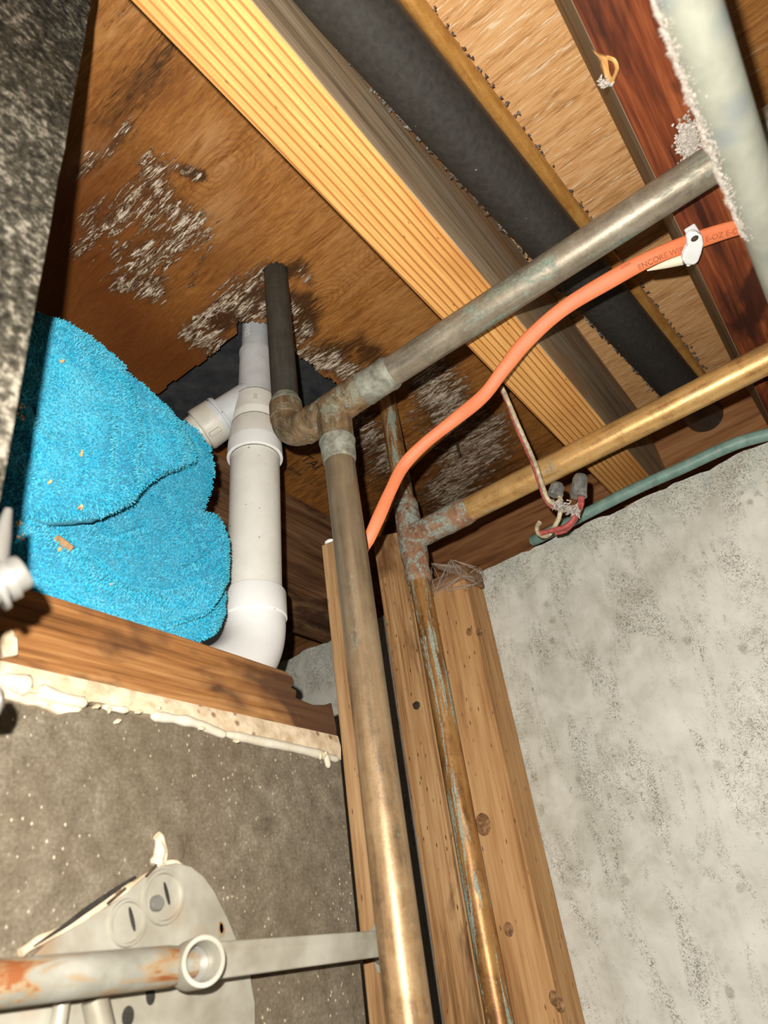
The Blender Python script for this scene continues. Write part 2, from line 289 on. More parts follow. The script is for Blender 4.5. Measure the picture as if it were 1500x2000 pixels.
# ------------------------------------------------------------------ mesh helper (design mm, world axes)
def basis(d):
    d = d.normalized(); a = Vector((0, 0, 1)) if abs(d.z) < 0.9 else Vector((1, 0, 0))
    x = d.cross(a).normalized(); return x, d.cross(x).normalized()
class MB:
    def __init__(s): s.v = []; s.f = []; s.mi = []
    def face(s, idx, mi=0): s.f.append(idx); s.mi.append(mi)
    def add(s, pts): b = len(s.v); s.v += [Vector(p) for p in pts]; return b
    def box(s, u0, u1, v0, v1, z0, z1, mi=0, sides=None):
        b = s.add([(u, v, z) for z in (z0, z1) for v in (v0, v1) for u in (u0, u1)])
        F6 = {'-z': (0, 2, 3, 1), '+z': (4, 5, 7, 6), '-v': (0, 1, 5, 4), '+v': (2, 6, 7, 3), '-u': (0, 4, 6, 2), '+u': (1, 3, 7, 5)}
        for k, q in F6.items(): s.face([b+i for i in q], (sides or {}).get(k, mi))
        return s
    def obox(s, c, x, y, z, hx, hy, hz, mi=0):
        c = Vector(c); b = s.add([c+x*(i*hx)+y*(j*hy)+z*(k*hz) for k in (-1, 1) for j in (-1, 1) for i in (-1, 1)])
        for q in ((0, 2, 3, 1), (4, 5, 7, 6), (0, 1, 5, 4), (2, 6, 7, 3), (0, 4, 6, 2), (1, 3, 7, 5)): s.face([b+i for i in q], mi)
        return s
    def rings(s, rings, caps=(True, True), mi=0):
        n = len(rings[0]); b = s.add([p for r in rings for p in r])
        for i in range(len(rings)-1):
            for j in range(n):
                k = (j+1) % n
                s.face((b+i*n+j, b+i*n+k, b+(i+1)*n+k, b+(i+1)*n+j), mi)
        if caps[0]: s.face([b+j for j in reversed(range(n))], mi)
        if caps[1]: s.face([b+(len(rings)-1)*n+j for j in range(n)], mi)
        return s
    def lathe(s, p0, p1, prof, n=40, caps=(True, True), mi=0):
        p0 = Vector(p0); p1 = Vector(p1); d = (p1-p0).normalized(); x, y = basis(d)
        R = [[p0+d*t+(x*math.cos(2*math.pi*j/n)+y*math.sin(2*math.pi*j/n))*r for j in range(n)] for t, r in prof]
        return s.rings(R, caps, mi)
    def cyl(s, p0, p1, r, r1=None, n=40, seg=1, caps=(True, True), mi=0):
        L = (Vector(p1)-Vector(p0)).length
        return s.lathe(p0, p1, [(L*i/seg, r+(r1-r if r1 is not None else 0)*i/seg) for i in range(seg+1)], n, caps, mi)
    def tube(s, pts, r, n=16, caps=(True, True), wob=0.0, mi=0):
        pts = [Vector(p) for p in pts]; R = []
        x = None
        for i, p in enumerate(pts):
            d = (pts[min(i+1, len(pts)-1)]-pts[max(i-1, 0)]).normalized()
            if x is None: x, y = basis(d)
            x = (x-d*x.dot(d)).normalized(); y = d.cross(x)
            rr = (r[i] if isinstance(r, (list, tuple)) else r)*(1+wob*random.uniform(-1, 1))
            R.append([p+(x*math.cos(2*math.pi*j/n)+y*math.sin(2*math.pi*j/n))*rr for j in range(n)])
        return s.rings(R, caps, mi)
    def prism(s, pts, ext, mi=0):
        pts = [Vector(p) for p in pts]; n = len(pts); e = Vector(ext)
        b = s.add(pts+[p+e for p in pts])
        s.face([b+i for i in range(n)], mi); s.face([b+n+i for i in reversed(range(n))], mi)
        for i in range(n):
            k = (i+1) % n; s.face((b+i, b+n+i, b+n+k, b+k), mi)
        return s
    def build(s, name, mat, parent=None, base=None, smooth=None, bevel=0.0, seg=2):
        mats = mat if isinstance(mat, (list, tuple)) else [mat]
        if parent is not None: o0 = Vector(parent['_o'])
        else:
            if base is None:
                lo = [min(p[i] for p in s.v) for i in range(3)]; hi = [max(p[i] for p in s.v) for i in range(3)]
                base = ((lo[0]+hi[0])/2, (lo[1]+hi[1])/2, lo[2])
            o0 = Vector(base)
        me = bpy.data.meshes.new(name)
        me.from_pydata([tuple((p-o0)*K) for p in s.v], [], s.f)
        for m in mats: me.materials.append(m)
        if len(mats) > 1: me.polygons.foreach_set('material_index', s.mi)
        bm = bmesh.new(); bm.from_mesh(me); bmesh.ops.recalc_face_normals(bm, faces=bm.faces); bm.to_mesh(me); bm.free()
        if smooth is not None:
            me.shade_smooth(); me.set_sharp_from_angle(angle=math.radians(smooth))
        me.update()
        o = bpy.data.objects.new(name, me); COL.objects.link(o)
        if parent is not None:
            o.parent = parent; o['_o'] = tuple(o0)
        else:
            o.location = W(o0); o['_o'] = tuple(o0)
        if bevel:
            b = o.modifiers.new('bevel', 'BEVEL'); b.width = bevel*K; b.segments = seg; b.limit_method = 'ANGLE'
        return o
def thing(name, label, cat, base, group=None):
    o = bpy.data.objects.new(name, None); COL.objects.link(o); o.empty_display_size = 0.02
    o.location = W(base); o['_o'] = tuple(base); tag(o, label, cat, group); return o
def tag(o, label, cat, group=None, kind=None):
    o['label'] = label; o['category'] = cat
    if group: o['group'] = group
    if kind: o['kind'] = kind
    return o
def struct(o): o['kind'] = 'structure'; return o
def text_mesh(txt, size):
    c = bpy.data.curves.new('t', 'FONT'); c.body = txt; c.size = size; c.extrude = 0
    o = bpy.data.objects.new('t', c); COL.objects.link(o); dg = bpy.context.evaluated_depsgraph_get()
    e = o.evaluated_get(dg); me = e.to_mesh(); V = [tuple(v.co) for v in me.vertices]; P = [tuple(p.vertices) for p in me.polygons]
    e.to_mesh_clear(); bpy.data.objects.remove(o); bpy.data.curves.remove(c); return V, P
def spline(pts, n=8):
    pts = [Vector(p) for p in pts]; out = []
    P = [pts[0]*2-pts[1]]+pts+[pts[-1]*2-pts[-2]]
    for i in range(1, len(P)-2):
        for k in range(n):
            t = k/n; a, b, c, d = P[i-1], P[i], P[i+1], P[i+2]
            out.append(0.5*((2*b)+(c-a)*t+(2*a-5*b+4*c-d)*t*t+(3*b-a-3*c+d)*t**3))
    return out+[pts[-1]]
def dseg(px, py, poly):
    best = 1e9; bi = 0; side = 1; bt = 0
    for i in range(len(poly)-1):
        ax, ay = poly[i]; bx, by = poly[i+1]; dx, dy = bx-ax, by-ay
        t = ((px-ax)*dx+(py-ay)*dy)/(dx*dx+dy*dy+1e-9); tc = min(1, max(0, t))
        d = math.hypot(px-ax-dx*tc, py-ay-dy*tc)
        if d < best: best = d; bi = i; side = 1 if dx*(py-ay)-dy*(px-ax) > 0 else -1; bt = (i+t)
    return best, side, bt
def inpoly(x, y, P):
    r = False; j = len(P)-1
    for i in range(len(P)):
        if (P[i][1] > y) != (P[j][1] > y) and x < (P[j][0]-P[i][0])*(y-P[i][1])/(P[j][1]-P[i][1])+P[i][0]: r = not r
        j = i
    return r

# ================================================================== SETTING
struct(MB().box(-1600, 1600, -1500, 1600, FLOOR-60, FLOOR).build('floor', CONC))
# concrete foundation wall, ragged top edge
pts = []; v = 1500.0
while v > -900:
    pts.append((1071, v, 596+mnoise.noise(Vector((v*0.02, 0, 3)))*7+mnoise.noise(Vector((v*0.09, 1, 3)))*4)); v -= 14
wr = MB().prism([(1071, 1500, FLOOR)]+pts+[(1071, -900, FLOOR)], (489, 0, 0)).build('wall_right', CONC, base=(1071, 0, 596)); struct(wr)
# dirty board wall under the opening
wl = struct(MB().box(-900, 673, 545, 560, FLOOR, 226).build('wall_left', DRY, base=(0, 545, 226)))
ceil_ = bpy.data.objects.new('ceiling', None); COL.objects.link(ceil_); ceil_.location = W((600, 400, H)); ceil_['_o'] = (600, 400, H); ceil_['kind'] = 'structure'
# ---- stained panel with the cut-out, masks carry where the mould and rot sit, tan also paints gloss highlights
WHITE_M = [([(300, 350), (290, 430), (330, 450)], 36, .8), ([(170, 440), (240, 380), (290, 350)], 22, .75), ([(240, 500), (300, 470), (350, 450)], 26, .85), ([(850, 750), (900, 830), (950, 850), (900, 900), (880, 960)], 45, 1.15), ([(700, 830), (760, 900)], 34, 1.0), ([(150, 335), (215, 290), (250, 250)], 13, .75), ([(150, 490), (230, 420), (300, 340)], 16, .85), ([(190, 470), (260, 430)], 12, .6), ([(300, 335), (325, 400), (370, 435), (375, 450), (330, 480), (285, 510), (270, 545), (295, 560)], 30, 1.0),
  ([(235, 550), (290, 560)], 22, 1), ([(345, 330), (392, 342)], 13, .8), ([(372, 655), (425, 605), (470, 565), (525, 535)], 22, 1.0), ([(395, 655), (440, 690)], 24, 1.1), ([(590, 530), (603, 550)], 12, .8),
  ([(572, 600), (600, 640)], 16, .8), ([(470, 600), (520, 600), (560, 640)], 26, .95), ([(580, 690), (640, 705), (690, 735), (725, 755)], 22, 1.05), ([(845, 740), (880, 765), (890, 800)], 34, 1.0), ([(905, 830), (965, 850), (960, 880)], 40, .85), ([(880, 880), (930, 910), (870, 930)], 40, .8),
  ([(900, 945), (850, 985), (900, 985)], 30, .7), ([(705, 820), (735, 860), (770, 905)], 30, .85), ([(740, 900), (770, 935)], 18, .5), ([(370, 560), (410, 480)], 6, .7), ([(215, 40), (270, 10)], 14, .45), ([(820, 820), (850, 850)], 30, .55)]
DARK_M = [([(215, 230), (300, 140), (340, 80)], 40, .6), ([(165, 330), (260, 250)], 22, .5), ([(470, 610), (500, 585), (590, 600), (590, 640)], 30, 1.0), ([(640, 690), (700, 680), (740, 705), (760, 740)], 30, .75), ([(700, 850), (780, 960), (900, 1000), (1000, 950)], 90, .62), ([(850, 800), (900, 860), (950, 930)], 70, .5),
  ([(430, 630), (470, 600)], 25, .9), ([(365, 335), (395, 345)], 12, .9), ([(520, 540), (590, 520)], 20, .8), ([(200, 420), (310, 380)], 30, .45), ([(560, 900), (640, 960)], 60, .45)]
TAN_M = [([(385, 280), (420, 265)], 30, .9), ([(420, 310), (445, 330)], 30, .7), ([(420, 420), (450, 410)], 34, .8), ([(220, 60), (260, 20)], 30, .8), ([(160, 320), (190, 300)], 24, .7), ([(560, 200), (700, 500), (800, 600)], 90, .35)]
RED_M = [([(150, 420), (190, 560), (260, 680), (380, 740)], 120, 1.0), ([(210, 300), (280, 420), (420, 520)], 70, .55), ([(170, 330), (140, 520), (180, 660), (300, 760)], 110, .9), ([(230, 200), (330, 160)], 60, .55), ([(330, 620), (370, 720)], 60, .5), ([(400, 440), (470, 440)], 40, .4)]
HU0, HU1, HV0, HV1 = 657, 985, 638, 965
PVC_E = on(500, 629, 2, H); PVC_S = PVC_E[0]+PVC_E[1]
PVT = onD(499, 640, 966); PVB = onD(497, 1180, 966); PVT = PVT+(PVT-PVB)*((H-PVT[2])/(PVT[2]-PVB[2]))
def panel(name, mat, v0, v1, masks=False, hole=False, stepmm=9.0):
    us = []; u = -420.0
    while u < 1540: us.append(u); u += 4.0 if (hole and 520 < u < 960) else stepmm
    vs = []; v = v0
    while v < v1: vs.append(v); v += 4.0 if (hole and 480 < v < 760) else stepmm
    us.append(1540.0); vs.append(v1)
    verts = []; idx = {}
    for i, a in enumerate(us):
        for j, b in enumerate(vs):
            jit = 0
            z = H+mnoise.noise(Vector((a*.008, b*.008, 1)))*1.5
            idx[i, j] = len(verts); verts.append(Vector((a, b, z)))
    faces = []
    for i in range(len(us)-1):
        for j in range(len(vs)-1):
            c = ((us[i]+us[i+1])/2, (vs[j]+vs[j+1])/2)
            if hole:
                n = mnoise.noise(Vector((c[0]*.03, c[1]*.03, 5)))*7+mnoise.noise(Vector((c[0]*.11, c[1]*.11, 5)))*4
                if HU0+n < c[0] < HU1 and HV0+n < c[1] < HV1: continue
                if math.hypot(c[0]-610, c[1]-533) < 23: continue
                if c[0]+c[1]+n*.8 > PVC_S and abs((c[0]-PVC_E[0])-(c[1]-PVC_E[1])) < 52+n and c[0] < 760 and c[1] < 760: continue
            faces.append((idx[i, j], idx[i+1, j], idx[i+1, j+1], idx[i, j+1]))
    used = sorted({k for f in faces for k in f}); re = {k: n for n, k in enumerate(used)}
    V = [verts[k] for k in used]
    me = bpy.data.meshes.new(name); o0 = Vector(ceil_['_o'])
    me.from_pydata([tuple((p-o0)*K) for p in V], [], [tuple(re[k] for k in f) for f in faces]); me.materials.append(mat)
    if masks:
        P = [proj(p) for p in V]; front = [sum(RM[i][2]*p[i] for i in range(3)) > 100 for p in V]
        for an, ML in (('white', WHITE_M), ('dark', DARK_M), ('tan', TAN_M), ('red', RED_M)):
            at = me.attributes.new(an, 'FLOAT', 'POINT'); vals = []
            for (px, py), fr in zip(P, front):
                m = 0.0
                if fr and -100 < px < 1200 and -100 < py < 1150:
                    for poly, w, st in ML:
                        x0 = min(q[0] for q in poly)-3*w; x1 = max(q[0] for q in poly)+3*w
                        if x0 < px < x1 and min(q[1] for q in poly)-3*w < py < max(q[1] for q in poly)+3*w:
                            d = dseg(px, py, poly)[0]; m = max(m, st*math.exp(-(d/(1.3*w))**2))
                vals.append(m)
            at.data.foreach_set('value', vals)
    o = bpy.data.objects.new(name, me); COL.objects.link(o); o.parent = ceil_; o['_o'] = tuple(o0)
    s = o.modifiers.new('thick', 'SOLIDIFY'); s.thickness = 26*K; s.offset = 1.0 if me.polygons[0].normal.z > 0 else -1.0
    return o
p1 = panel('plywood_panel', PLY_STAIN, 221, 1500, True, True); p1['label'] = 'rotted brown plywood with white mould around a cut-out'
p2 = panel('plywood_panel', PLY_TAN, -81, 219, stepmm=30); p2['label'] = 'bare tan plywood'
p3 = panel('plywood_panel', PLY_ORANGE, -900, -83, stepmm=40); p3['label'] = 'orange-brown plywood'
# stamp on the plywood
def flat_text(txt, size, p, xd, yd, name, mat, parent):
    V, P = text_mesh(txt, size); b = MB(); b.add([Vector(p)+xd*q[0]+yd*q[1] for q in V]); b.f = [list(f) for f in P]; b.mi = [0]*len(P)
    return b.build(name, mat, parent)
A = on(566, 896, 2, H-2); B_ = on(634, 940, 2, H-2); xd = (B_-A).normalized(); yd = Vector((-xd.y, xd.x, 0))
flat_text('TAI', 40, on(584, 897, 2, H-2), xd, -yd, 'stamp_print', STAMP, p1)
flat_text('IIIIIIIIIIIII', 15, on(560, 915, 2, H-2), xd, -yd, 'stamp_print', STAMP, p1)
tag(MB().box(500, 1100, 500, 1100, 1135, 1155).build('tub_underside', TUB), 'black underside of a tub seen through the plywood cut-out', 'tub')

# ================================================================== JOISTS
def joist(u0, u1, v0, v1, z0, z1, mats, label, group='floor joists', sides=None, name='floor_joist'):
    b = MB(); n = 60
    for k in range(n+1):
        pass
    b.box(u0, u1, v0, v1, z0, z1, 0, sides)
    o = b.build(name, mats, base=((u0+u1)/2, (v0+v1)/2, z0), bevel=2.5)
    return tag(o, label, 'joist', group)
joist(-400, 1500, 181.5, 260, ZB, H-2, [FIR, WOOD_GREY], 'pale orange fir floor joist with dark straight grain lines', sides={'-v': 1})
rj = joist(-400, 1500, -121, -41, ZB, H-2, [WOOD_RED, WOOD_GREY], 'dark red-brown floor joist with a torn splinter on its edge', sides={'+v': 1})
joist(-400, 1500, 978, 1056, 712, H-2, [WOOD_DARK, WOOD_DARK], 'dark brown floor joist behind the white drain pipe')
joist(1500, 1540, -900, 1500, 606, H-2, [WOOD_RIM, WOOD_RIM], 'brown rim joist standing on the concrete wall top', group=None, name='rim_joist')
# splinter and cobweb on the red joist
b = MB(); P0 = on(1160, 105, 2, ZB-1); P1 = on(1183, 135, 2, ZB-5); P2 = on(1196, 165, 2, ZB-2)
b.prism([on(1158, 100, 2, ZB-2), on(1172, 108, 2, ZB-6), on(1186, 112, 2, ZB-4), on(1190, 140, 2, ZB-8), on(1200, 164, 2, ZB-2), on(1184, 158, 2, ZB-5), on(1176, 135, 2, ZB-9), on(1174, 118, 2, ZB-5)], (0, 0, 4))
b.build('splinter', WOOD_RAW, rj)
b = MB(); b.tube(spline([on(1186, 112, 2, ZB-4), on(1200, 118, 2, ZB-12), on(1205, 135, 2, ZB-12), on(1196, 158, 2, ZB-4)], 5), 2.0, 6); b.build('splinter', WOOD_RAW, rj)
b = MB(); 
for _ in range(60):
    c = on(1183+random.gauss(0, 5), 163+random.gauss(0, 4), 2, ZB-4+random.gauss(0, 2)); d = Vector((random.gauss(0, 1), random.gauss(0, 1), random.gauss(0, 1))).normalized()
    b.tube([c, c+d*3.5], [1.5, .6], 4)
o = b.build('dust_tuft', DUST, rj); o['kind'] = 'stuff'

# ================================================================== PIPES IN THE JOIST BAY
ab0 = Vector((-300, 185, 830)); ab1 = Vector((1498, 60, 962))
o = MB().lathe(ab0, ab1, [(i*(ab1-ab0).length/30, 40.5) for i in range(31)], 56).build('drain_pipe', ABS, base=ab1, smooth=40)
tag(o, 'thick black plastic drain pipe running beside the pale joist', 'pipe')
tp0 = Vector((-300, 150, 985)); tp1 = Vector((1498, 22, 1012))
o = MB().cyl(tp0, tp1, 12.5, n=24, seg=20).build('copper_pipe', COP_THIN, base=tp1, smooth=40)
tag(o, 'thin bright copper pipe tucked behind the thick black drain pipe', 'pipe')

# ================================================================== MAIN COPPER RUN
RC = 20.65
TU, TV, TZ = 612, 447, 676
EV = 533; DU = 610
run = thing('copper_pipe_run', 'thick brown copper riser with tee, long grey cross pipe and blackened drop', 'pipe', (TU, TV, FLOOR))
MB().lathe((TU, TV, FLOOR), (TU, TV, TZ), [(i*(TZ-30-FLOOR)/60, RC) for i in range(61)], 48).build('riser', COP_RISER, run, smooth=40)
MB().lathe((TU, TV-30, TZ), (TU, -420, TZ), [(i*(TV-30+420)/60, RC) for i in range(61)], 48).build('cross_pipe', COP_CROSS, run, smooth=40)
tee = MB()
tee.lathe((TU, TV+46, TZ), (TU, TV-60, TZ), [(0, RC+2.0), (.5, RC+3.6), (30, RC+3.6), (36, RC+4.2), (72, RC+4.2), (78, RC+3.4), (105, RC+3.2), (106, RC+1.0)], 48)
tee.lathe((TU, TV, TZ), (TU, TV, TZ-62), [(0, RC+4), (30, RC+4), (36, RC+3.4), (61, RC+3.4), (62, RC+1.6)], 48)
tee = tee.build('tee_fitting', COP_FIT, run, smooth=40)
MB().lathe((TU, TV, TZ-56), (TU, TV, TZ-96), [(0, RC+2.4), (2, RC+4.4), (5, RC+4.8), (8, RC+3.4), (34, RC+2.4), (40, RC+.3)], 48).build('solder_ring', COP_SOLDER, tee, smooth=50)
MB().lathe((TU, TV-56, TZ), (TU, TV-108, TZ), [(0, RC+2.4), (3, RC+4.2), (8, RC+3.0), (38, RC+2.8), (44, RC+3.6), (48, RC+2.4), (52, RC+.3)], 48).build('solder_ring', COP_SOLDER, tee, smooth=50)
el = MB(); arc = []
rb = 33
for i in range(15):
    a = math.pi/2*i/14
    arc.append((TU+(DU-TU)*i/14, EV-rb+rb*math.sin(a), TZ+rb-rb*math.cos(a)))
el.tube([(TU, TV+36, TZ), (TU, EV-rb-8, TZ)]+arc+[(DU, EV, TZ+58)], RC+3.0, 40)
el = el.build('elbow_fitting', COP_FIT, run, smooth=40)
MB().lathe((DU, EV, TZ+34), (DU, EV, TZ+74), [(0, RC+2.8), (1, RC+4.6), (26, RC+4.6), (29, RC+3.4), (34, RC+1.6), (40, RC+.3)], 40).build('hub', COP_FIT, el, smooth=40)
MB().lathe((DU, EV, TZ+60), (DU, EV, TZ+76), [(0, RC+4.2), (4, RC+4.4), (10, RC+2.2), (16, RC+.4)], 40).build('solder_ring', COP_SOLDER, el, smooth=50)
MB().lathe((TU, EV-rb-20, TZ), (TU, EV-rb+6, TZ), [(0, RC+2.8), (1, RC+4.8), (24, RC+4.8), (26, RC+3)], 40).build('hub', COP_FIT, el, smooth=40)
MB().cyl((DU, EV, TZ+60), (DU, EV, 1134), RC, n=44, seg=30).build('drop_pipe', COP_DARK, run, smooth=40)

# ================================================================== SECOND COPPER RUN
SU, SV, SZ = 966, 565, 660
run2 = thing('copper_pipe_run', 'slim verdigris-streaked copper riser with tee and golden branch over the concrete wall', 'pipe', (SU, SV, FLOOR))
MB().lathe((SU, SV, FLOOR), (SU, SV, SZ-60), [(i*(SZ-60-FLOOR)/70, 18+random.uniform(-.3, .3)) for i in range(71)], 32).build('riser', COP_SMALL, run2, smooth=40)
MB().lathe((SU, SV, SZ+30), (SU, SV, H+30), [(i*(H-SZ)/40, 18) for i in range(41)], 32).build('upper_pipe', COP_SMALL, run2, smooth=40)
MB().lathe((SU, SV-26, SZ), (SU, -420, SZ), [(i*(SV-26+420)/50, 22) for i in range(51)], 40).build('branch_pipe', COP_TUBE, run2, smooth=40)
t2 = MB()
t2.lathe((SU, SV, SZ-92), (SU, SV, SZ+88), [(0, 18.8), (4, 22.5), (12, 23.5), (28, 21.6), (50, 23.8), (92, 24.5), (132, 23.5), (150, 22.2), (164, 22.8), (174, 21), (180, 18.4)], 36)
t2.lathe((SU, SV, SZ), (SU, SV-92, SZ), [(0, 24.5), (34, 24.5), (52, 24), (76, 24.6), (86, 23.6), (92, 22.2)], 36)
for i, p in enumerate(t2.v):
    t2.v[i] = p+Vector((mnoise.noise(p*.08), mnoise.noise(p*.08+Vector((9, 0, 0))), 0))*2.4
t2 = t2.build('tee_fitting', COP_GREEN, run2, smooth=50)
MB().lathe((SU, SV-70, SZ), (SU, SV-130, SZ), [(0, 24), (8, 25.4), (30, 24.4), (46, 25), (58, 22.2)], 36).build('solder_ring', COP_GREEN, t2, smooth=50)

# ================================================================== PVC DRAIN
DP = 966
pvc = thing('pvc_drain', 'white plastic drain pipe with side cleanout and bottom elbow beside the blue towel', 'pipe', tuple(onD(497, 1250, DP)))
top = onD(499, 640, DP); bot = onD(497, 1180, DP); ax = (bot-top).normalized()
def at(y): 
    p = onD(499-2*(y-640)/540, y, DP); return p
def ll(y0, y1): return (at(y1)-at(y0)).length
MB().cyl(top-ax*((1128-top[2])/-ax[2]), at(705), 26, n=48).build('upper_pipe', PVC_GREY, pvc, smooth=40)
b = MB(); L0 = at(690)
def t_(y): return (at(y)-L0).dot(ax)
b.lathe(L0, L0+ax, [(0, 26), (0.5, 30.5), (8, 31), (14, 29.5), (t_(778), 31), (t_(788), 31.5)], 56)
wye = b.build('wye_body', PVC_GREY, pvc, smooth=40)
# side branch with cleanout
br0 = at(770)+Vector((0, 0, 0)); br1 = on(391, 842, 1, 765); bd = (br1-br0).normalized(); bl = (br1-br0).length
MB().lathe(br0, br1, [(0, 30), (bl*.30, 31), (bl*.62, 32)], 48).build('side_branch', PVC_GREY, pvc, smooth=40)
hub = MB().lathe(br0+bd*(bl*.58), br1, [(0, 31), (.5, 38), (4, 40), (8, 40), (8.5, 37), (11, 37), (11.5, 39.5), (16, 39.5), (17, 36)], 56).build('branch_lip', PVC_GREY, pvc, smooth=35)
plug = MB().lathe(br0+bd*(bl*.58+15), br1, [(0, 35), (1, 39.5), (30, 40.5), (34, 39), (34.5, 34), (46, 33)], 56).build('cleanout_plug', PVC_PLUG, pvc, smooth=35)
tc = Vector((0, 0, 0))-(br0+bd*(bl*.58+30)); tc = (tc-bd*tc.dot(bd)).normalized(); sdv = bd.cross(tc)
tc2 = (tc*.95+sdv*-.35).normalized()
MB().obox(br0+bd*(bl*.58+34)+tc2*41, bd, tc2, bd.cross(tc2), 11, 5, 4).build('lug', PVC_PLUG, plug, bevel=1.5)
# reducer below the wye
b = MB(); L0 = at(782)
prof = [(0, 32), (1, 36.5), (t_(815), 37.5), (t_(816), 38.6)]
t0 = t_(818)
for k in range(4): prof += [(t0+k*4.4, 38.6+k*.5), (t0+k*4.4+1.2, 37.8+k*.5), (t0+k*4.4+3.2, 37.8+k*.5), (t0+k*4.4+4.2, 39+k*.5)]
prof += [(t0+20, 41), (t_(872), 46), (t_(880), 46.5)]
b.lathe(L0, L0+ax, prof, 64); red = b.build('reducer', PVC_OLD, pvc, smooth=35)
L0 = at(870); MB().lathe(L0, L0+ax, [(0, 44), (1, 46), (t_(884), 47), (t_(896), 47.2), (t_(897), 42)], 64).build('lip', PVC_NEW, red, smooth=35)
x_, y_ = basis(ax)
vx = Vector((0, 0, 0))-at(800); vx = (vx-ax*vx.dot(ax)).normalized()
MB().obox(at(803)+vx*37.6, ax, ax.cross(vx), vx, 7, 3, 1.2).build('mould_mark', PVC_PLUG, red, bevel=.6)
MB().cyl(at(885), at(1180), 41.5, n=64, seg=20).build('lower_pipe', PVC_OLD, pvc, smooth=40)
GRIME = simple('seam_grime', (0.10, 0.085, 0.06), (0.34, 0.31, 0.25), 200, 0.8)
for yy, rr in ((783, 36.9), (817, 38.2), (834, 41.4), (897, 42.3)):
    L0 = at(yy); MB().lathe(L0, L0+ax, [(0, rr-1), (.2, rr), (1.5, rr), (1.7, rr-1)], 56).build('seam', GRIME, red, smooth=60)
# bottom elbow turning toward the left behind the sill
e0 = at(1162); eb = at(1215); arm = (on(330, 1318, 1, 676)-at(1240)).normalized()
pts = [e0, at(1185), eb]; c0 = at(1218); rb = 58
dz = ax
for i in range(1, 13):
    a = i/12; q = c0*(1-a)**2+(c0+dz*rb)*2*a*(1-a)+(c0+dz*rb+arm*rb*1.3)*a*a; pts.append(q)
pts.append(pts[-1]+arm*170)
elb = MB().tube(pts, 46, 56).build('bottom_elbow', PVC_NEW, pvc, smooth=40)
MB().lathe(at(1158), at(1158)+ax, [(0, 42), (1, 46), (4, 47.6), (t_(1210)-t_(1158), 48.2), (t_(1212)-t_(1158), 46)], 64).build('elbow_hub', PVC_NEW, elb, smooth=40)
# printed digits on the upper pipe, wrapped round its surface
V, P = text_mesh('08980', 19); sx, sy = basis(ax)
vx = Vector((0, 0, 0))-at(660); vx = (vx-ax*vx.dot(ax)).normalized(); vy = ax.cross(vx)
if proj(at(660)+vy*20)[0] > proj(at(660))[0]: vy = -vy
b = MB(); base_t = at(640)
b.add([base_t+ax*(q[0])+(vx*math.cos(a)+vy*math.sin(a))*26.4 for q in V for a in [math.radians(30)+(10-q[1])/26.4]]); b.f = [list(f) for f in P]; b.mi = [0]*len(P)
b.build('pipe_print', INKW, pvc)

# ================================================================== STUDS, POST, SILL
MB_ = MB
def upright(name, u0, u1, v0, v1, z1, mat, label, cat='stud', group=None, cut=0.0, slant=0.0):
    b = MB(); seg = 40; R = []
    for i in range(seg+1):
        z = FLOOR+(z1-FLOOR)*i/seg; w = mnoise.noise(Vector((z*.01, v0, 0)))*1.2
        zz = z
        R.append([Vector((u0+w, v0, zz+(slant if i == seg else 0))), Vector((u0+w, v1, zz)), Vector((u1, v1, zz)), Vector((u1, v0, zz+(slant if i == seg else 0)))])
    b.rings(R); o = b.build(name, mat, base=((u0+u1)/2, (v0+v1)/2, FLOOR), bevel=2.0)
    return tag(o, label, cat, group)
ls = upright('wall_stud', 700, 746, 522, 563.5, 540, WOOD_STUD, 'narrow pale stud behind the thick copper riser, left of the gap', 'stud', 'wall studs', slant=-4)
upright('wall_stud', 1000, 1066, 615, 674, 728, WOOD_STUD2, 'stained knotty stud between the two copper risers', 'stud', 'wall studs', slant=-16)
po = upright('post', 1000, 1069, 496, 611, 558, WOOD_POST, 'wide brown wooden post against the concrete wall', 'post')
tag(MB().box(1008, 1069, 492, 616, 560, 588).build('wood_block', WOOD_BLOCK, bevel=1.5), 'dim wood block lying on top of the wide brown post', 'block')
tag(MB().lathe((712, 555, 537.8), (712, 555, 549), [(0, 9), (8, 9), (11, 6)], 20).build('plastic_cap', WHITE, base=(712, 555, 537.8), smooth=40), 'small white plastic cap on top of the narrow pale stud', 'cap')
# knots on post and stud
def knot(px, py, r, parent, u=999.4, mat=None):
    r *= 1.43
    p = on(px, py, 0, u); b = MB(); n = 16
    R = []
    for rr, du in ((r, .6), (r*.8, -.2), (r*.3, -.5)):
        R.append([Vector((u+du, p[1]+math.cos(2*math.pi*j/n)*rr, p[2]+math.sin(2*math.pi*j/n)*rr*1.25)) for j in range(n)])
    b.rings(R); b.build('knot', mat or KNOT, parent, smooth=60)
KNOT = simple('dark_knot', (0.10, 0.045, 0.018), (0.34, 0.18, 0.075), 260, 0.7, bs=0.5)
for x, y, r in ((943, 1610, 9), (993, 1815, 5.5), (1082, 1950, 5), (1092, 1962, 5), (916, 1234, 4), (935, 1234, 4)):
    knot(x, y, r, po)
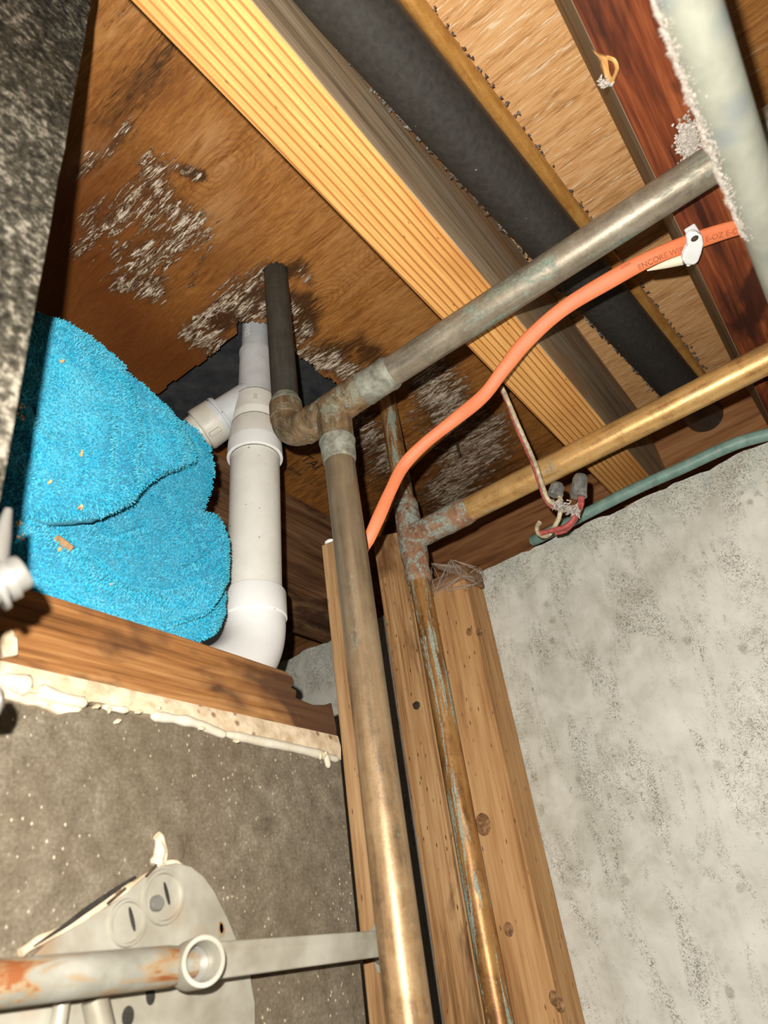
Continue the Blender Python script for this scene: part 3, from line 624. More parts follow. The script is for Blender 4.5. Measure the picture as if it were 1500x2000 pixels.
# sill board with the broken right end
prof = []
zt = 318; zb = 249
up = [(-700, zt), (150, zt), (300, zt+1), (430, zt), (520, zt-2), (585, zt-4)]
up += [tuple(on(x, y, 1, 545))[0::2] for x, y in ((572, 1322), (576, 1335), (570, 1342), (580, 1348), (579, 1362), (592, 1368), (612, 1376), (636, 1376), (648, 1372))]
poly = [(-700, zb)]+up+[(672, 262), (672, zb-4)]
b = MB(); b.prism([(u, 545, z) for u, z in poly], (0, 46, 0))
sill = tag(b.build('sill_board', WOOD_SILL, base=(300, 568, zb), bevel=1.5), 'stained brown sill board with a broken right end under the blue towel', 'board')
# cream plaster strip and caulk bead along the wall head
b = MB(); n = 130; R = []
for i in range(n+1):
    u = -500+1171*i/n; w1 = mnoise.noise(Vector((u*.03, 0, 0)))*4; w2 = mnoise.noise(Vector((u*.05, 7, 0)))*5
    zl = 222+(226-222)*0+w2-(4 if u < 330 else 0)+ (8 if 330 < u < 480 else 0)
    fr = 542+w1*.4
    R.append([Vector((u, fr, zl)), Vector((u, fr-1.5, 236)), Vector((u, 543.5+w1*.2, 249.2)), Vector((u, 560, 249)), Vector((u, 560, zl))])
b.rings(R); b.build('plaster_strip', PLAST, wl, smooth=50)
def bead(pxs, r, mat=CAULK, v=541, wob=.25):
    p = [on(x, y, 1, v) for x, y in pxs]; p = spline(p, 6)
    MB().tube(p, [r*(1+mnoise.noise(q*.05)*wob*2) if 0 < i < len(p)-1 else r*.4 for i, q in enumerate(p)], 12).build('caulk_bead', mat, wl, smooth=60)
bead([(295, 1398), (340, 1404), (380, 1412), (420, 1428), (440, 1436)], 5.0, v=543)
bead([(436, 1432), (500, 1446), (560, 1458), (620, 1472), (660, 1484)], 4.5, v=543)
bead([(70, 1348), (120, 1364), (170, 1374)], 5); bead([(200, 1380), (250, 1388)], 4); bead([(0, 1326), (60, 1342)], 8)
bead([(636, 1472), (642, 1500)], 4)
b = MB()
for _ in range(12):
    x = random.choice([random.uniform(280, 660), random.uniform(0, 300)]); y = 1336+x*.222+random.gauss(0, 9)
    c = on(x, y, 1, 537); d = Vector((random.gauss(0, 1), -.4, random.gauss(0, .7))).normalized(); b.tube([c-d*3, c+d*1, c+d*4], [1.0, 2.2, .8], 6)
o = b.build('plaster_crumb', PLAST, wl); o['kind'] = 'stuff'
tag(MB().prism([on(0, 1237, 1, 543), on(14, 1233, 1, 543), on(26, 1248, 1, 543), on(27, 1284, 1, 543), on(0, 1288, 1, 543), on(-12, 1260, 1, 543)], (0, -7, 0)).build('plaster_chip', PLAST, bevel=1), 'cream plaster chip stuck to the sill board face', 'chip')

# ================================================================== TOWEL
OUT = [(-170, 590), (60, 622), (95, 642), (140, 656), (185, 682), (235, 722), (270, 757), (310, 795), (345, 818), (385, 838), (410, 872), (420, 908), (417, 950), (406, 984), (400, 999), (425, 1003), (440, 1038), (448, 1080), (443, 1150), (441, 1200), (420, 1226), (352, 1250), (250, 1218), (130, 1178), (0, 1140), (-170, 1090)]
C1 = [(-170, 975), (0, 985), (70, 1004), (112, 1013), (200, 1007), (255, 982), (278, 953), (318, 924), (348, 914)]
C2 = [(60, 1000), (115, 1030), (150, 1062), (200, 1110), (258, 1146), (330, 1152), (395, 1126), (446, 1070)]
C3 = [(300, 1204), (350, 1198), (400, 1178), (440, 1146)]
GR = [([(240, 735), (262, 790), (277, 860), (268, 905), (276, 955)], 9, 9, 1), ([(232, 800), (226, 880), (220, 965)], 7, 6, 0), ([(172, 830), (176, 900), (172, 960)], 8, 4, 0), ([(318, 800), (362, 850), (382, 885), (380, 925)], 8, 8, 0),
      ([(318, 960), (352, 1030), (375, 1060)], 8, 5, 0), ([(178, 1048), (215, 1053), (262, 1040), (300, 1030)], 6, 6, 0), ([(345, 1118), (390, 1096), (430, 1060)], 7, 7, 0), ([(392, 1010), (370, 1030), (400, 1070), (440, 1040)], 9, 4, 0),
      ([(105, 915), (90, 950), (110, 962)], 8, 4, 0), ([(60, 905), (95, 912)], 8, 3, 0), ([(70, 800), (100, 850), (135, 885)], 8, 9, 0)]
RG = [([(30, 820), (80, 845), (130, 890)], 16, 8), ([(20, 900), (70, 930), (120, 940)], 20, 6), ([(130, 700), (200, 790), (200, 950)], 40, 10), ([(300, 830), (340, 880), (330, 910)], 24, 10), ([(398, 1030), (420, 1050), (425, 1080)], 20, 10), ([(380, 1165), (420, 1120)], 18, 6)]
def sstep(x): x = min(1, max(0, x)); return x*x*(3-2*x)
def th(px, py):
    if not inpoly(px, py, OUT): return None
    d = dseg(px, py, OUT[1:22])[0]
    h = 50*math.sqrt(min(1, d/64))
    d1, s1, t1 = dseg(px, py, C1); f1 = sstep((385-px)/75)
    d2, s2, t2 = dseg(px, py, C2); f2 = sstep((455-px)/60)
    up = 14+44*math.sqrt(min(1, d1/38))+8*sstep((d1-38)/120)
    if s2 > 0 and py > 1000: low = 52*math.sqrt(min(1, d2/30))*f2-12
    else:
        t = d1/(d1+d2+1e-6); low = -16-52*(1-t)**1.2-14*math.exp(-(d2/8)**2)*f2
    k = sstep((px-300)/90) if py < 1000 else 0
    if s1 < 0: h += up*f1
    else: h += low*((1-sstep((px-330)/110)) if s2 < 0 or py <= 1000 else 1)
    d3, s3, t3 = dseg(px, py, C3); h -= 36*math.exp(-(d3/7)**2)*sstep((px-300)/60)
    if s3 > 0 and py > 1140: h -= 8*sstep((px-300)/50)
    for poly, w, a, st in GR:
        dd, ss, tt = dseg(px, py, poly); e = sstep(min(tt, len(poly)-1-tt)*1.5+.1)
        h -= 3.4*a*math.exp(-(dd/(w*.8))**2)*e
        h += (1.1 if ss > 0 else -1.1)*a*math.exp(-(dd/(w*3)))*e
    for poly, w, a in RG:
        dd = dseg(px, py, poly)[0]; h += 2.0*a*math.exp(-(dd/w)**2)
    h += mnoise.noise(Vector((px*.02, py*.02, 0)))*5+mnoise.noise(Vector((px*.06, py*.06, 2)))*2.4+mnoise.noise(Vector((px*.2, py*.2, 4)))*1.2
    return h
VB = 630
cdir = -(on(240, 960, 1, VB).normalized())
g = 4.0; gx = [-170+i*4 for i in range(157)]; gy = [585+i*4 for i in range(168)]
b = MB(); idx = {}; hs = {}
for i, x in enumerate(gx):
    for j, y in enumerate(gy):
        h = th(x, y)
        if h is not None: hs[i, j] = h
top_pts = []
for (i, j), h in hs.items():
    p = on(gx[i], gy[j], 1, VB); n_ = sum(1 for a, c in ((1, 0), (-1, 0), (0, 1), (0, -1)) if (i+a, j+c) in hs)
    idx[i, j] = b.add([p+cdir*h])
tow_faces = []
for (i, j) in hs:
    if all(k in hs for k in ((i+1, j), (i, j+1), (i+1, j+1))):
        q = (idx[i, j], idx[i, j+1], idx[i+1, j+1], idx[i+1, j]); b.face(q); tow_faces.append(q)
front = [Vector(p) for p in b.v]
# back side, 30 mm behind, joined round the rim
ec = {}
for q in tow_faces:
    for k in range(4):
        e = (q[k], q[(k+1) % 4]); ec[e] = ec.get(e, 0)+1
nb = len(b.v); b.add([p+Vector((0, 16, 0)) for p in front])
for q in tow_faces: b.face(tuple(nb+k for k in reversed(q)))
for e in ec:
    if (e[1], e[0]) not in ec: b.face((e[1], e[0], nb+e[0], nb+e[1]))
towel = b.build('towel', TOWEL, base=tuple(on(200, 1195, 1, 590)), smooth=180)
sm = towel.modifiers.new('soft', 'SMOOTH'); sm.factor = 0.3; sm.iterations = 1
tag(towel, 'crumpled turquoise terry towel stuffed in the opening above the sill', 'towel')
# terry pile
pl = MB()
for q in tow_faces:
    P4 = [front[k] for k in q]; nrm = (P4[1]-P4[0]).cross(P4[3]-P4[0])
    ar = nrm.length; 
    if ar < 1e-6: continue
    nrm.normalize()
    if nrm.dot(cdir) < 0: nrm = -nrm
    if proj(P4[0])[0] < -90: continue
    cnt = min(6, max(1, int(ar/4.6)))
    for _ in range(cnt):
        s, t = random.random(), random.random()
        p = P4[0]*(1-s)*(1-t)+P4[1]*s*(1-t)+P4[3]*(1-s)*t+P4[2]*s*t
        d = (nrm+Vector((random.gauss(0, .38), random.gauss(0, .38), random.gauss(-.2, .38)))).normalized()
        x = d.cross(Vector((random.gauss(0, 1), random.gauss(0, 1), random.gauss(0, 1)))).normalized(); y = d.cross(x); r = random.uniform(.8, 1.3); hh = random.uniform(2.6, 4.8)
        k = pl.add([p+x*r, p-x*.5*r+y*.87*r, p-x*.5*r-y*.87*r, p+d*hh])
        for tr in ((0, 1, 3), (1, 2, 3), (2, 0, 3)): pl.face([k+m for m in tr])
o = pl.build('terry_pile', PILE, towel); o['kind'] = 'stuff'
at_ = o.data.attributes.new('tip', 'FLOAT', 'POINT'); at_.data.foreach_set('value', [1.0 if i % 4 == 3 else 0.0 for i in range(len(o.data.vertices))])
# wood chip and crumbs on the towel
def tpt(x, y, off=4): return on(x, y, 1, VB)+cdir*((th(x, y) or 0)+off)
A = tpt(118, 1043, 9); B2 = tpt(147, 1066, 9); d = (B2-A).normalized(); n_ = cdir; s_ = d.cross(n_).normalized()
tag(MB().obox((A+B2)/2, d, s_, n_, (B2-A).length/2, 5, 2.5).build('wood_chip', WOOD_STUD, bevel=.8), 'small brown wood chip lying on the turquoise towel', 'chip')
b = MB()
for x, y in [(55, 1018), (60, 1012), (66, 1035), (44, 1030), (172, 898), (78, 838), (70, 815), (30, 1015), (168, 985), (118, 945), (128, 1060), (218, 1128), (142, 743), (74, 822)]:
    for _ in range(3):
        c = tpt(x+random.gauss(0, 3), y+random.gauss(0, 3), 7); b.obox(c, *[Vector(r) for r in Matrix.Rotation(random.random()*6, 3, 'Y')], random.uniform(.6, 1.6), random.uniform(.6, 1.3), random.uniform(.6, 1.1))
o = b.build('debris_crumb', WOOD_RAW, towel); o['kind'] = 'stuff'

# ================================================================== ORANGE CABLE
cp = [on(1700, 385, 2, 706), on(1560, 415, 2, 707), on(1430, 447, 2, 708), on(1345, 475, 2, 708), on(1270, 505, 2, 706), on(1195, 545, 2, 703), on(1100, 603, 2, 697), on(1030, 665, 2, 684), on(985, 720, 2, 668)]
cp += [on(945, 772, 0, 715), on(890, 818, 0, 704), on(830, 866, 0, 694), on(788, 910, 0, 688), on(762, 960, 0, 684), on(742, 1005, 0, 681), on(722, 1050, 0, 680), on(703, 1092, 0, 683)]
cp += [Vector((684, 494, 395)), Vector((684, 498, 330)), Vector((684, 500, 200)), Vector((684, 503, 40)), Vector((684, 508, 5)), Vector((684, 516, -30)), Vector((684, 522, -80)), Vector((684, 524, -300)), Vector((684, 524, FLOOR+100))]
cps = spline(cp, 8)
b = MB(); R = []; frames = []
HW, HT = 10.4, 4.6
acc = 0
for i, p in enumerate(cps):
    d = (cps[min(i+1, len(cps)-1)]-cps[max(i-1, 0)]).normalized()
    t = i/len(cps)
    n_ = (-p).normalized(); 
    w0 = max(0, 1-i/30.0); n_ = (n_*(1-w0)+Vector((0, 0, -1))*w0)
    if i > 8*15: 
        k = min(1, (i-120)/16); n_ = n_*(1-k)+Vector((-1, 0, 0))*k
    n_ = (n_-d*n_.dot(d)).normalized(); s_ = d.cross(n_)
    sc = (1.0 if i < 50 else max(.84, 1-(i-50)*.004))*(1+.04*math.sin(i*.35))
    ring = []
    for j in range(20):
        a = 2*math.pi*j/20; ca, sa = math.cos(a), math.sin(a)
        ring.append(p+s_*(HW*sc*math.copysign(abs(ca)**.8, ca))+n_*(HT*math.copysign(abs(sa)**.7, sa)))
    R.append(ring); frames.append((acc, p, d, s_, n_))
    if i+1 < len(cps): acc += (cps[i+1]-p).length
b.rings(R)
cable = tag(b.build('electrical_cable', ORANGE, base=tuple(cps[-1]), smooth=60), 'flat orange electrical cable stapled to the red joist and dropping behind the riser', 'cable')
def cable_text(txt, size, s0, off, rev=-1, par=None):
    V, P = text_mesh(txt, size); b = MB(); out = []
    for q in V:
        s = s0+rev*q[0]; k = 0
        while k < len(frames)-2 and frames[k+1][0] < s: k += 1
        f0, f1 = frames[k], frames[k+1]; t = (s-f0[0])/max(1e-6, f1[0]-f0[0])
        p = f0[1].lerp(f1[1], t); sd = f0[3].lerp(f1[3], t).normalized(); nn = f0[4].lerp(f1[4], t).normalized()
        y = off+q[1]*TS
        hh = HT*max(0, 1-abs(y/HW)**2.6)**.45+.5
        out.append(p+sd*y+nn*hh)
    b.add(out); b.f = [list(f) for f in P]; b.mi = [0]*len(P); b.build('cable_print', INK, cable)
# find which side of the cable is 'up' in reading direction
k = 34; f = frames[k]; TS = 1 if proj(f[1]+f[3]*5)[1] < proj(f[1])[1] else -1
def arc_at(px):
    return min(frames, key=lambda f: abs(proj(f[1])[0]-px)+(1e4 if f[1][2] < 600 else 0))[0]
cable_text('ENCORE WIRE', 9.5, arc_at(1240), -7*TS)
cable_text('E-OZ E-OZ', 9.5, arc_at(1372), -5*TS)
cable_text('IIIIIIIIIII', 5, arc_at(1212), 4.5*TS)
low = min(frames, key=lambda f: abs(f[1][2]+60) if f[1][0] > 640 else 1e9)[0]
cable_text('ENCORE WIRE', 9, low+110, -4)
# staple
st = thing('cable_staple', 'white plastic staple with nail holding the orange cable to the red joist', 'staple', tuple(on(1352, 480, 2, ZB-30)))
so = MB().prism([on(x, y, 2, 699) for x, y in ((1337, 456), (1346, 447), (1358, 446), (1367, 453), (1370, 468), (1365, 488), (1359, 504), (1350, 510), (1334, 509), (1328, 500), (1330, 490), (1338, 474))], (0, 0, -9)).build('strap', WHITE, st, bevel=2.5)
MB().obox(on(1354, 456, 2, 711), Vector((1, 0, 0)), Vector((0, 1, 0)), Vector((0, 0, 1)), 2.5, 7, 13).build('leg', WHITE, st, bevel=2)
MB().obox(on(1345, 502, 2, 711), Vector((1, 0, 0)), Vector((0, 1, 0)), Vector((0, 0, 1)), 2.5, 7, 13).build('leg', WHITE, st, bevel=2)
c = on(1357, 466, 2, 690); MB().lathe(c+Vector((0, 0, 2)), c-Vector((0, 0, 1)), [(0, 4.6), (2, 4.6), (3, 3)], 16).build('nail_head', NAIL, st, smooth=40)
c = on(1341, 510, 2, 694); MB().lathe(c+Vector((0, 0, 2)), c-Vector((0, 0, 1)), [(0, 5), (2, 5), (3.5, 3)], 16).build('nail_head', CHROME, st, smooth=40)
MB().tube([on(1333, 506, 2, 701), on(1300, 515, 2, 706), on(1264, 528, 2, 714)], [7.5, 6, 1.2], 14).build('tail', CREAM, st, smooth=60)

# ================================================================== CONDUIT, BELL WIRE
cw = spline([on(1042, 1056, 0, 1074), on(1062, 1046, 0, 1062), on(1120, 1016, 0, 1050), on(1200, 975, 0, 1047), on(1260, 946, 0, 1047), on(1330, 915, 0, 1045), on(1400, 882, 0, 1044), on(1450, 862, 0, 1044), on(1510, 846, 0, 1044), on(1640, 810, 0, 1044)], 8)
tag(MB().tube(cw, 9.7, 20).build('conduit', TEAL, smooth=60), 'teal green conduit lying along the top edge of the concrete wall', 'conduit')
bw = thing('bell_wire', 'dusty red and cream bell wire hanging from the pale joist over the golden pipe', 'wire', tuple(on(1060, 1040, 0, 940)))
def us(u): return u if u > 700 else (u*1.505 if u < 640 else 700+ (700-u)*2.2)
def wire(pxu, r, mat, name): MB().tube(spline([on(x, y, 0, u) for x, y, u in pxu], 7), r, 8, wob=.08).build(name, mat, bw, smooth=60)
wire([(978, 758, 820), (990, 785, 830), (1005, 825, 845), (1022, 865, 870), (1040, 905, 905), (1054, 945, 918), (1063, 972, 925), (1075, 988, 932), (1092, 992, 940), (1102, 985, 945)], 3.4, REDW, 'red_strand')
wire([(980, 756, 820), (995, 790, 830), (1012, 830, 843), (1032, 875, 868), (1048, 912, 903), (1060, 950, 916), (1070, 975, 922), (1084, 984, 930), (1096, 975, 936)], 3.6, CREAMW, 'cream_strand')
wire([(1092, 962, 936), (1095, 985, 936), (1092, 1010, 936), (1082, 1030, 940), (1072, 1044, 944), (1060, 1047, 948), (1050, 1040, 952), (1049, 1028, 956), (1054, 1020, 960)], 3.7, CREAMW, 'cream_strand')
wire([(1133, 962, 942), (1132, 985, 940), (1125, 1003, 936), (1115, 1020, 936), (1100, 1030, 936), (1080, 1036, 936), (1056, 1041, 936)], 4.0, REDW, 'red_strand')
wire([(1137, 962, 942), (1136, 985, 942), (1128, 1005, 942), (1118, 1022, 944), (1105, 1036, 948), (1085, 1042, 948)], 3.7, REDW, 'red_strand')
b = MB()
for _ in range(260):
    t = random.random(); c = on(1082+46*t+random.gauss(0, 4), 984+16*t+random.gauss(0, 4), 0, 930+random.gauss(0, 4)); d = Vector((random.gauss(0, 1), random.gauss(0, 1), random.gauss(0, 1))).normalized(); b.tube([c, c+d*7], [1.6, .4], 3)
o = b.build('dust_clump', DUST, bw); o['kind'] = 'stuff'
for x0, y0, x1, y1, r, u in ((1084, 966, 1090, 944, 11.5, 934), (1130, 968, 1134, 928, 12, 938)):
    p = on(x0, y0, 0, u); q = on(x1, y1, 0, u); L = (q-p).length
    c = MB().lathe(p, q, [(0, r), (L*.1, r*1.05), (L*.8, r*.95), (L, r*.7)], 10).build('wire_connector', CLEAR, bw, smooth=30)
    MB().lathe(p, q, [(-2, r*1.02), (0, r*1.12), (3, r*1.1), (4, r)], 10).build('rim', CLEAR, c, smooth=30)

# ================================================================== GALVANISED PIPE (close to the lens) with dust fuzz
gr = 18.0; gv, gz = -4.72*gr, 26.6*gr
ga = Vector((-400, gv, gz)); gb = Vector((1070, gv, gz))
gp = MB().lathe(ga, gb, [(i*(gb-ga).length/30, gr) for i in range(31)], 56).build('galvanised_pipe', GALV, base=tuple(gb), smooth=40)
tag(gp, 'pale galvanised pipe with fuzzy dust crossing the upper right corner', 'pipe')
b = MB()
for _ in range(11000):
    u = random.uniform(80, 520); cl = mnoise.noise(Vector((u*.05, 3, 0)))*.5+mnoise.noise(Vector((u*.2, 8, 0)))*.5
    a = random.gauss(0.05, .28)          # around the +v side
    n_ = Vector((0, math.cos(a), math.sin(a))); L = max(.8, (2.0+cl*7)*random.uniform(.5, 1.3))
    p = Vector((u, gv, gz))+n_*(gr-.3); d = (n_+Vector((random.gauss(0, .6), random.gauss(0, .3), random.gauss(0, .5)))).normalized()
    x, y = basis(d); r = random.uniform(.35, .7)
    k = b.add([p+x*r, p-x*.5*r+y*.87*r, p-x*.5*r-y*.87*r, p+d*L])
    for tr in ((0, 1, 3), (1, 2, 3), (2, 0, 3)): b.face([k+m for m in tr])
o = b.build('dust_fuzz', DUST, gp); o['kind'] = 'stuff'
# dust flake clinging to the red joist beside it
b = MB()
for _ in range(900):
    x = random.gauss(1346, 10); y = random.gauss(275, 17); c = on(x, y, 2, ZB-2)
    d = Vector((random.gauss(0, 1), random.gauss(0, 1), random.gauss(-.4, .4))).normalized(); b.tube([c-d*1.2, c+d*1.8], [1.6, .7], 3)
o = b.build('dust_tuft', DUST, rj); o['kind'] = 'stuff'

# dust ridge along the black pipe where it nears the joist, and along the copper tops
def dust_line(p0, p1, n, spread, size, mat, parent, name='dust_ridge'):
    b = MB(); p0 = Vector(p0); p1 = Vector(p1)
    for _ in range(n):
        t = random.random(); 
        if mnoise.noise(Vector((t*60, n, 0))) < -.05: continue
        c = p0.lerp(p1, t)+Vector((0, random.gauss(0, spread), random.gauss(0, spread))); d = Vector((random.gauss(0, 1), random.gauss(0, 1), random.gauss(0, 1))).normalized(); x, y = basis(d); r = size*random.uniform(.4, 1)
        k = b.add([c+x*r, c-x*.5*r+y*.87*r, c-x*.5*r-y*.87*r, c+d*r*2])
        for tr in ((0, 1, 3), (1, 2, 3), (2, 0, 3), (0, 2, 1)): b.face([k+m for m in tr])
    o = b.build(name, mat, parent); o['kind'] = 'stuff'; return o
abo = bpy.data.objects['drain_pipe']; cpo = bpy.data.objects['copper_pipe']
q0 = ab0+Vector((0, 40, -6)); q1 = ab1+Vector((0, 40, -6)); dust_line(q0.lerp(q1, .3), q0.lerp(q1, .9), 700, 2.0, 3.2, DUSTD, abo)
q0 = tp0+Vector((0, -12, 3)); q1 = tp1+Vector((0, -12, 3)); dust_line(q0.lerp(q1, .3), q0.lerp(q1, .95), 420, 2.5, 3.4, DUSTD, cpo)
dust_line((TU+14, 300, TZ+15), (TU+14, -420, TZ+15), 10, 1, 1.5, DUST, run)
dust_line((SU+4, 440, SZ+20), (SU+4, -200, SZ+20), 900, 2.6, 2.6, DUST, run2)

# ================================================================== NEAR LEFT: dusty board, bolts
bd_ = MB()
R = []
for i in range(61):
    z = FLOOR+300+(H-6-FLOOR-300)*i/60; e = mnoise.noise(Vector((z*.02, 0, 0)))*1.5
    le = 139-(z-150)*.012
    R.append([Vector((le+e, 322, z)), Vector((le+e-1, 350, z)), Vector((-260, 350, z)), Vector((-260, 322, z))])
bd_.rings(R)
tag(bd_.build('jamb_board', BOARD, base=(-60, 336, FLOOR+300)), 'blurred dark dusty upright board at the left edge', 'board')
bolt = thing('bolt', 'shiny zinc bolt poking out at the left edge below the dusty board', 'bolt', tuple(on(-30, 1160, 1, 345)))
p = on(-60, 1172, 1, 352); q = on(50, 1113, 1, 338); L = (q-p).length
MB().lathe(p, q, [(0, 9), (L*.55, 9), (L*.56, 11.5), (L*.72, 12), (L*.73, 9.6), (L*.9, 10), (L*.97, 9.2), (L, 6.5)], 36).build('shank', CHROME, bolt, smooth=35)
MB().lathe(p, q, [(L*.38, 9), (L*.385, 14), (L*.48, 14), (L*.485, 9)], 36).build('collar', CHROME, bolt, smooth=35)
p = on(-12, 1105, 1, 345); q = on(16, 996, 1, 345)
tag(MB().tube([p, p.lerp(q, .5), q], [7, 5, 2.2], 20).build('cotter_pin', CHROME, smooth=60), 'thin bright metal pin standing just above the shiny bolt', 'pin')
p = on(-60, 1372, 1, 400); q = on(6, 1366, 1, 395); L = (q-p).length
tag(MB().lathe(p, q, [(0, 9), (L*.85, 9), (L, 5)], 24).build('bolt', CHROME, smooth=40), 'tip of a second white bolt at the left edge level with the plaster strip', 'bolt')

# ================================================================== STEEL PLATE AND BAR ON THE BOARD WALL
pl_ = thing('steel_bracket', 'rounded dusty zinc bracket plate screwed to the grey wall', 'bracket', tuple(on(300, 2000, 1, 540)))
ol = [(60, 1872), (95, 1840), (150, 1808), (220, 1765), (280, 1715), (310, 1692), (345, 1684), (375, 1692), (400, 1712), (420, 1740), (445, 1790), (470, 1850), (490, 1905), (500, 1960), (500, 2080), (-200, 2080), (-200, 1990)]
pm_ = MB().prism([on(x, y, 1, 536) for x, y in ol], (0, 7, 0)).build('plate', STEEL, pl_, bevel=1.5)
def disc(x, y, r, mat, name, dep=3, vv=536, par=None, ring=False):
    c = on(x, y, 1, vv); 
    prof = [(0, r), (dep*.6, r), (dep, r*.8)] if not ring else [(0, r), (dep, r*.96), (dep, r*.84), (0, r*.8)]
    return MB().lathe(c, c+Vector((0, -1, 0)), prof, 28, caps=(False, not ring)).build(name, mat, par or pm_, smooth=40)
HOLE = simple('hole_crack_shade', (0.012, 0.011, 0.009), (0.03, 0.026, 0.02), 100, 0.9)  # near-black colour paints the shade inside the slots and the crack
disc(248, 1802, 17, STEEL, 'embossed_ring', 2.5, ring=True); disc(318, 1752, 21, STEEL, 'embossed_ring', 2.5, ring=True)
def slot(x, y, hw, hh, ang, mat=HOLE, name='slot'):
    c = on(x, y, 1, 535.6); x_ = Vector((math.cos(ang), 0, math.sin(ang))); z_ = Vector((-math.sin(ang), 0, math.cos(ang)))
    b = MB(); n = 20
    b.rings([[c+x_*(hw*math.cos(2*math.pi*j/n))+z_*(hh*math.sin(2*math.pi*j/n))+Vector((0, dv, 0)) for j in range(n)] for dv in (-.4, .4)]); b.build(name, mat, pm_)
slot(258, 1795, 1.6, 9, .35); slot(326, 1745, 1.5, 9, .35); slot(432, 1815, 3.5, 6, .1, RUSTY); slot(432, 1813, 2, 4, .1); slot(294, 1945, 4, 6, .1); slot(250, 1985, 5, 6.5, 0)
disc(303, 1765, 6, CHROME, 'screw_head', 5)
for (a, b2) in (((285, 1712), (305, 1690)), ((210, 1765), (245, 1735))):
    pa = on(*a, 1, 535); pb = on(*b2, 1, 535); MB().tube([pa, pb], 1.2, 8).build('crease', NAIL, pm_)
# vertical stiffener under the bar
for x0, x1 in ((122, 108), (185, 205)):
    MB().tube([on(x0, 1950, 1, 528), on(x1, 2040, 1, 528)], 5.5 if x0 < 150 else 9, 12).build('stiffener', STEEL, pm_, smooth=60)
# cracked plaster rim above the plate
pc = [on(x, y, 1, 541) for x, y in ((40, 1862), (75, 1838), (130, 1812), (200, 1768), (262, 1728), (300, 1706), (316, 1680), (318, 1660), (314, 1640), (306, 1632))]
pc = spline(pc, 5); MB().tube(pc, [3.4+2.2*mnoise.noise(q*.08) for q in pc], 10).build('plaster_crack', PLAST, wl, smooth=60)
MB().tube(spline([on(304, 1690, 1, 541), on(312, 1665, 1, 540), on(308, 1638, 1, 541)], 4), [5, 6.5, 5.5, 5, 5.5, 5, 4, 3, 2], 10).build('plaster_crack', CAULK, wl, smooth=60)
MB().tube(spline([on(322, 1688, 1, 541), on(340, 1686, 1, 540), on(352, 1694, 1, 541)], 4), 3.2, 8).build('plaster_crack', PLAST, wl, smooth=60)
cr = spline([on(x, y, 1, 537.5) for x, y in ((66, 1848), (130, 1806), (165, 1780), (215, 1745), (264, 1712))], 4)
MB().tube(cr, [.6+1.6*math.sin(math.pi*i/len(cr)) for i in range(len(cr))], 8).build('crack_line', HOLE, wl)
disc(336, 1660, 13, DRY, 'patch_disc', 2, vv=545, par=wl)
# bar: round tube to the ring, flat bar on to the stud
bar = thing('steel_bar', 'rusty horizontal steel bar with a round eye crossing in front of the bracket', 'bar', tuple(on(380, 1880, 1, 500)))
BV = 497; c0 = on(-80, 1925, 1, BV); c1 = on(372, 1886, 1, BV); c1.z = c0.z = (c0.z+c1.z)/2
pts = [c0.lerp(c1, i/24) for i in range(25)]
MB().tube(pts, [13.2 if i < 22 else 13.2-.8*(i-21) for i in range(25)], 36).build('round_tube', RUSTY, bar, smooth=40)
fb0 = on(392, 1880, 1, BV); fb1 = on(742, 1842, 1, BV); zc = (fb0.z+fb1.z)/2
R = []
for i in range(21):
    t = i/20; u = fb0[0]+(fb1[0]-fb0[0])*t; hh = 12.6-1.4*t
    R.append([Vector((u, BV-4, zc-hh)), Vector((u, BV-5, zc+hh*.35)), Vector((u, BV-3, zc+hh)), Vector((u, BV+5, zc+hh)), Vector((u, BV+5, zc-hh))])
MB().rings(R).build('flat_bar', STEEL, bar, bevel=1.2)
rc = on(388, 1880, 1, BV-16); n = 40; R = []
ra = (Vector((0, 0, 0))-rc).normalized(); ra = (ra*.6+Vector((.25, -1, .1)).normalized()*.4).normalized(); x_, y_ = basis(ra)
b = MB()
prof = [(14, 10), (17.2, 10), (17.6, 4), (17.2, -18), (13, -18), (12.6, 4)]
for j in range(n+1):
    a = 2*math.pi*j/n; e = x_*math.cos(a)+y_*math.sin(a)
    R.append([rc+e*(r*.95)+ra*h for r, h in prof])
for j in range(n): 
    pass
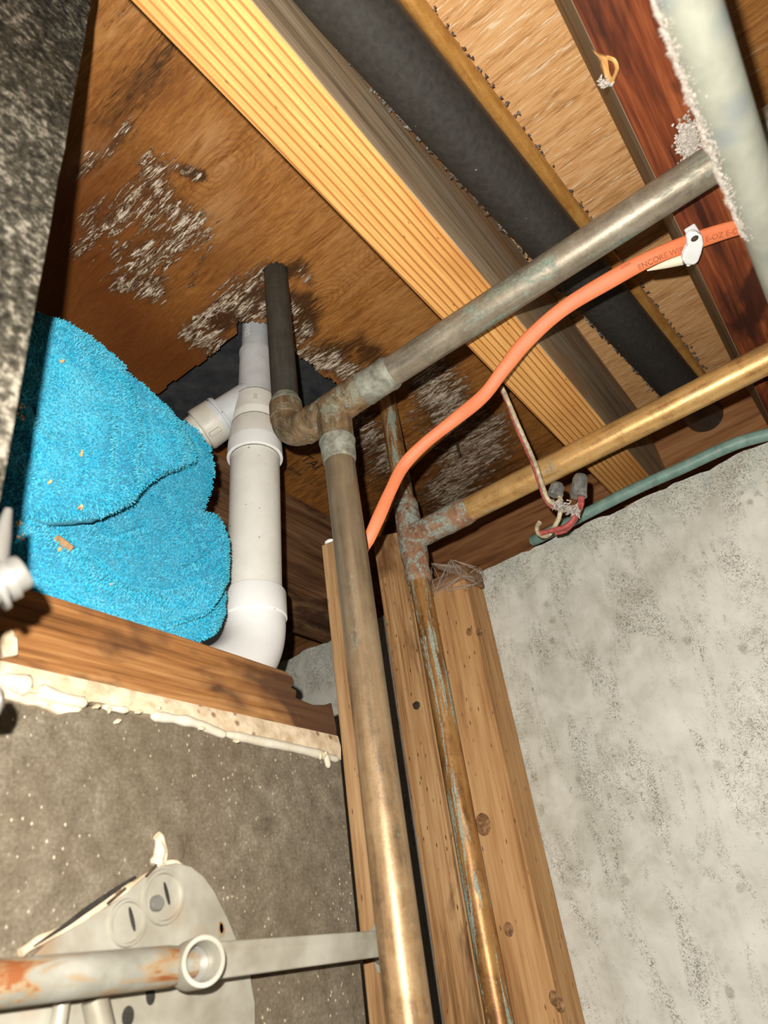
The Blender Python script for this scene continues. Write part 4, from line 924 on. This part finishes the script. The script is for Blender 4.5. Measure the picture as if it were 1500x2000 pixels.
b.rings(R, caps=(False, False)); b.build('eye_ring', STEEL, bar, smooth=45)
MB().lathe(rc-ra*14, rc-ra*12, [(0, 12.5), (2, 12.0)], 30).build('eye_back', CHROME, bar, smooth=40)
# strap plate behind the riser on the stud
sp = thing('strap_plate', 'small zinc strap plate on the pale stud behind the thick riser', 'plate', tuple(on(742, 1900, 0, 699)))
MB().prism([on(x, y, 0, 699.4) for x, y in ((725, 1816), (738, 1800), (760, 1796), (775, 1900), (760, 1905), (740, 1900), (735, 1885), (733, 1850))], (-3, 0, 0)).build('strap', STEEL, sp, bevel=.8)
MB().tube([on(731, 1872, 0, 694), on(752, 1888, 0, 694)], 2.2, 10).build('strap_lip', CHROME, sp, smooth=50)

# ================================================================== NAILS AND COBWEB
na = on(893, 868, 2, H-1)
tag(MB().lathe(na, na-Vector((0, 0, 42)), [(0, 3.2), (36, 3.0), (42, .4)], 12).build('nail', NAIL, smooth=40), 'rusty nail point sticking down through the mouldy plywood', 'nail')
for (x, y, lab) in ((814, 1378, 'round nail head in the knotty stud above the brown knot'),):
    c = on(x, y, 0, 999.3); tag(MB().lathe(c, c-Vector((1, 0, 0)), [(0, 7), (1.5, 7), (2.5, 4)], 16).build('nail', NAIL, smooth=40), lab, 'nail')
b = MB(); anchors = [on(842, 1100, 0, 1000), on(880, 1092, 0, 1006), on(935, 1108, 0, 1030), on(945, 1118, 0, 1064), on(850, 1160, 0, 994), on(900, 1125, 0, 995), on(935, 1140, 0, 999), on(865, 1150, 0, 993)]
for i in range(70):
    a, c = random.sample(anchors, 2); a = a.lerp(c, random.uniform(0, .3)); c = c.lerp(a, random.uniform(0, .3)); m_ = a.lerp(c, .5)+Vector((random.gauss(0, 4), random.gauss(0, 4), -random.uniform(0, 6)))
    b.tube(spline([a, m_, c], 4), .28, 4)
o = b.build('cobweb', WEB); o['kind'] = 'stuff'; o['label'] = 'grey cobweb stretched over the top of the brown post'; o['category'] = 'cobweb'

for o in bpy.data.objects:
    if '_o' in o: del o['_o']
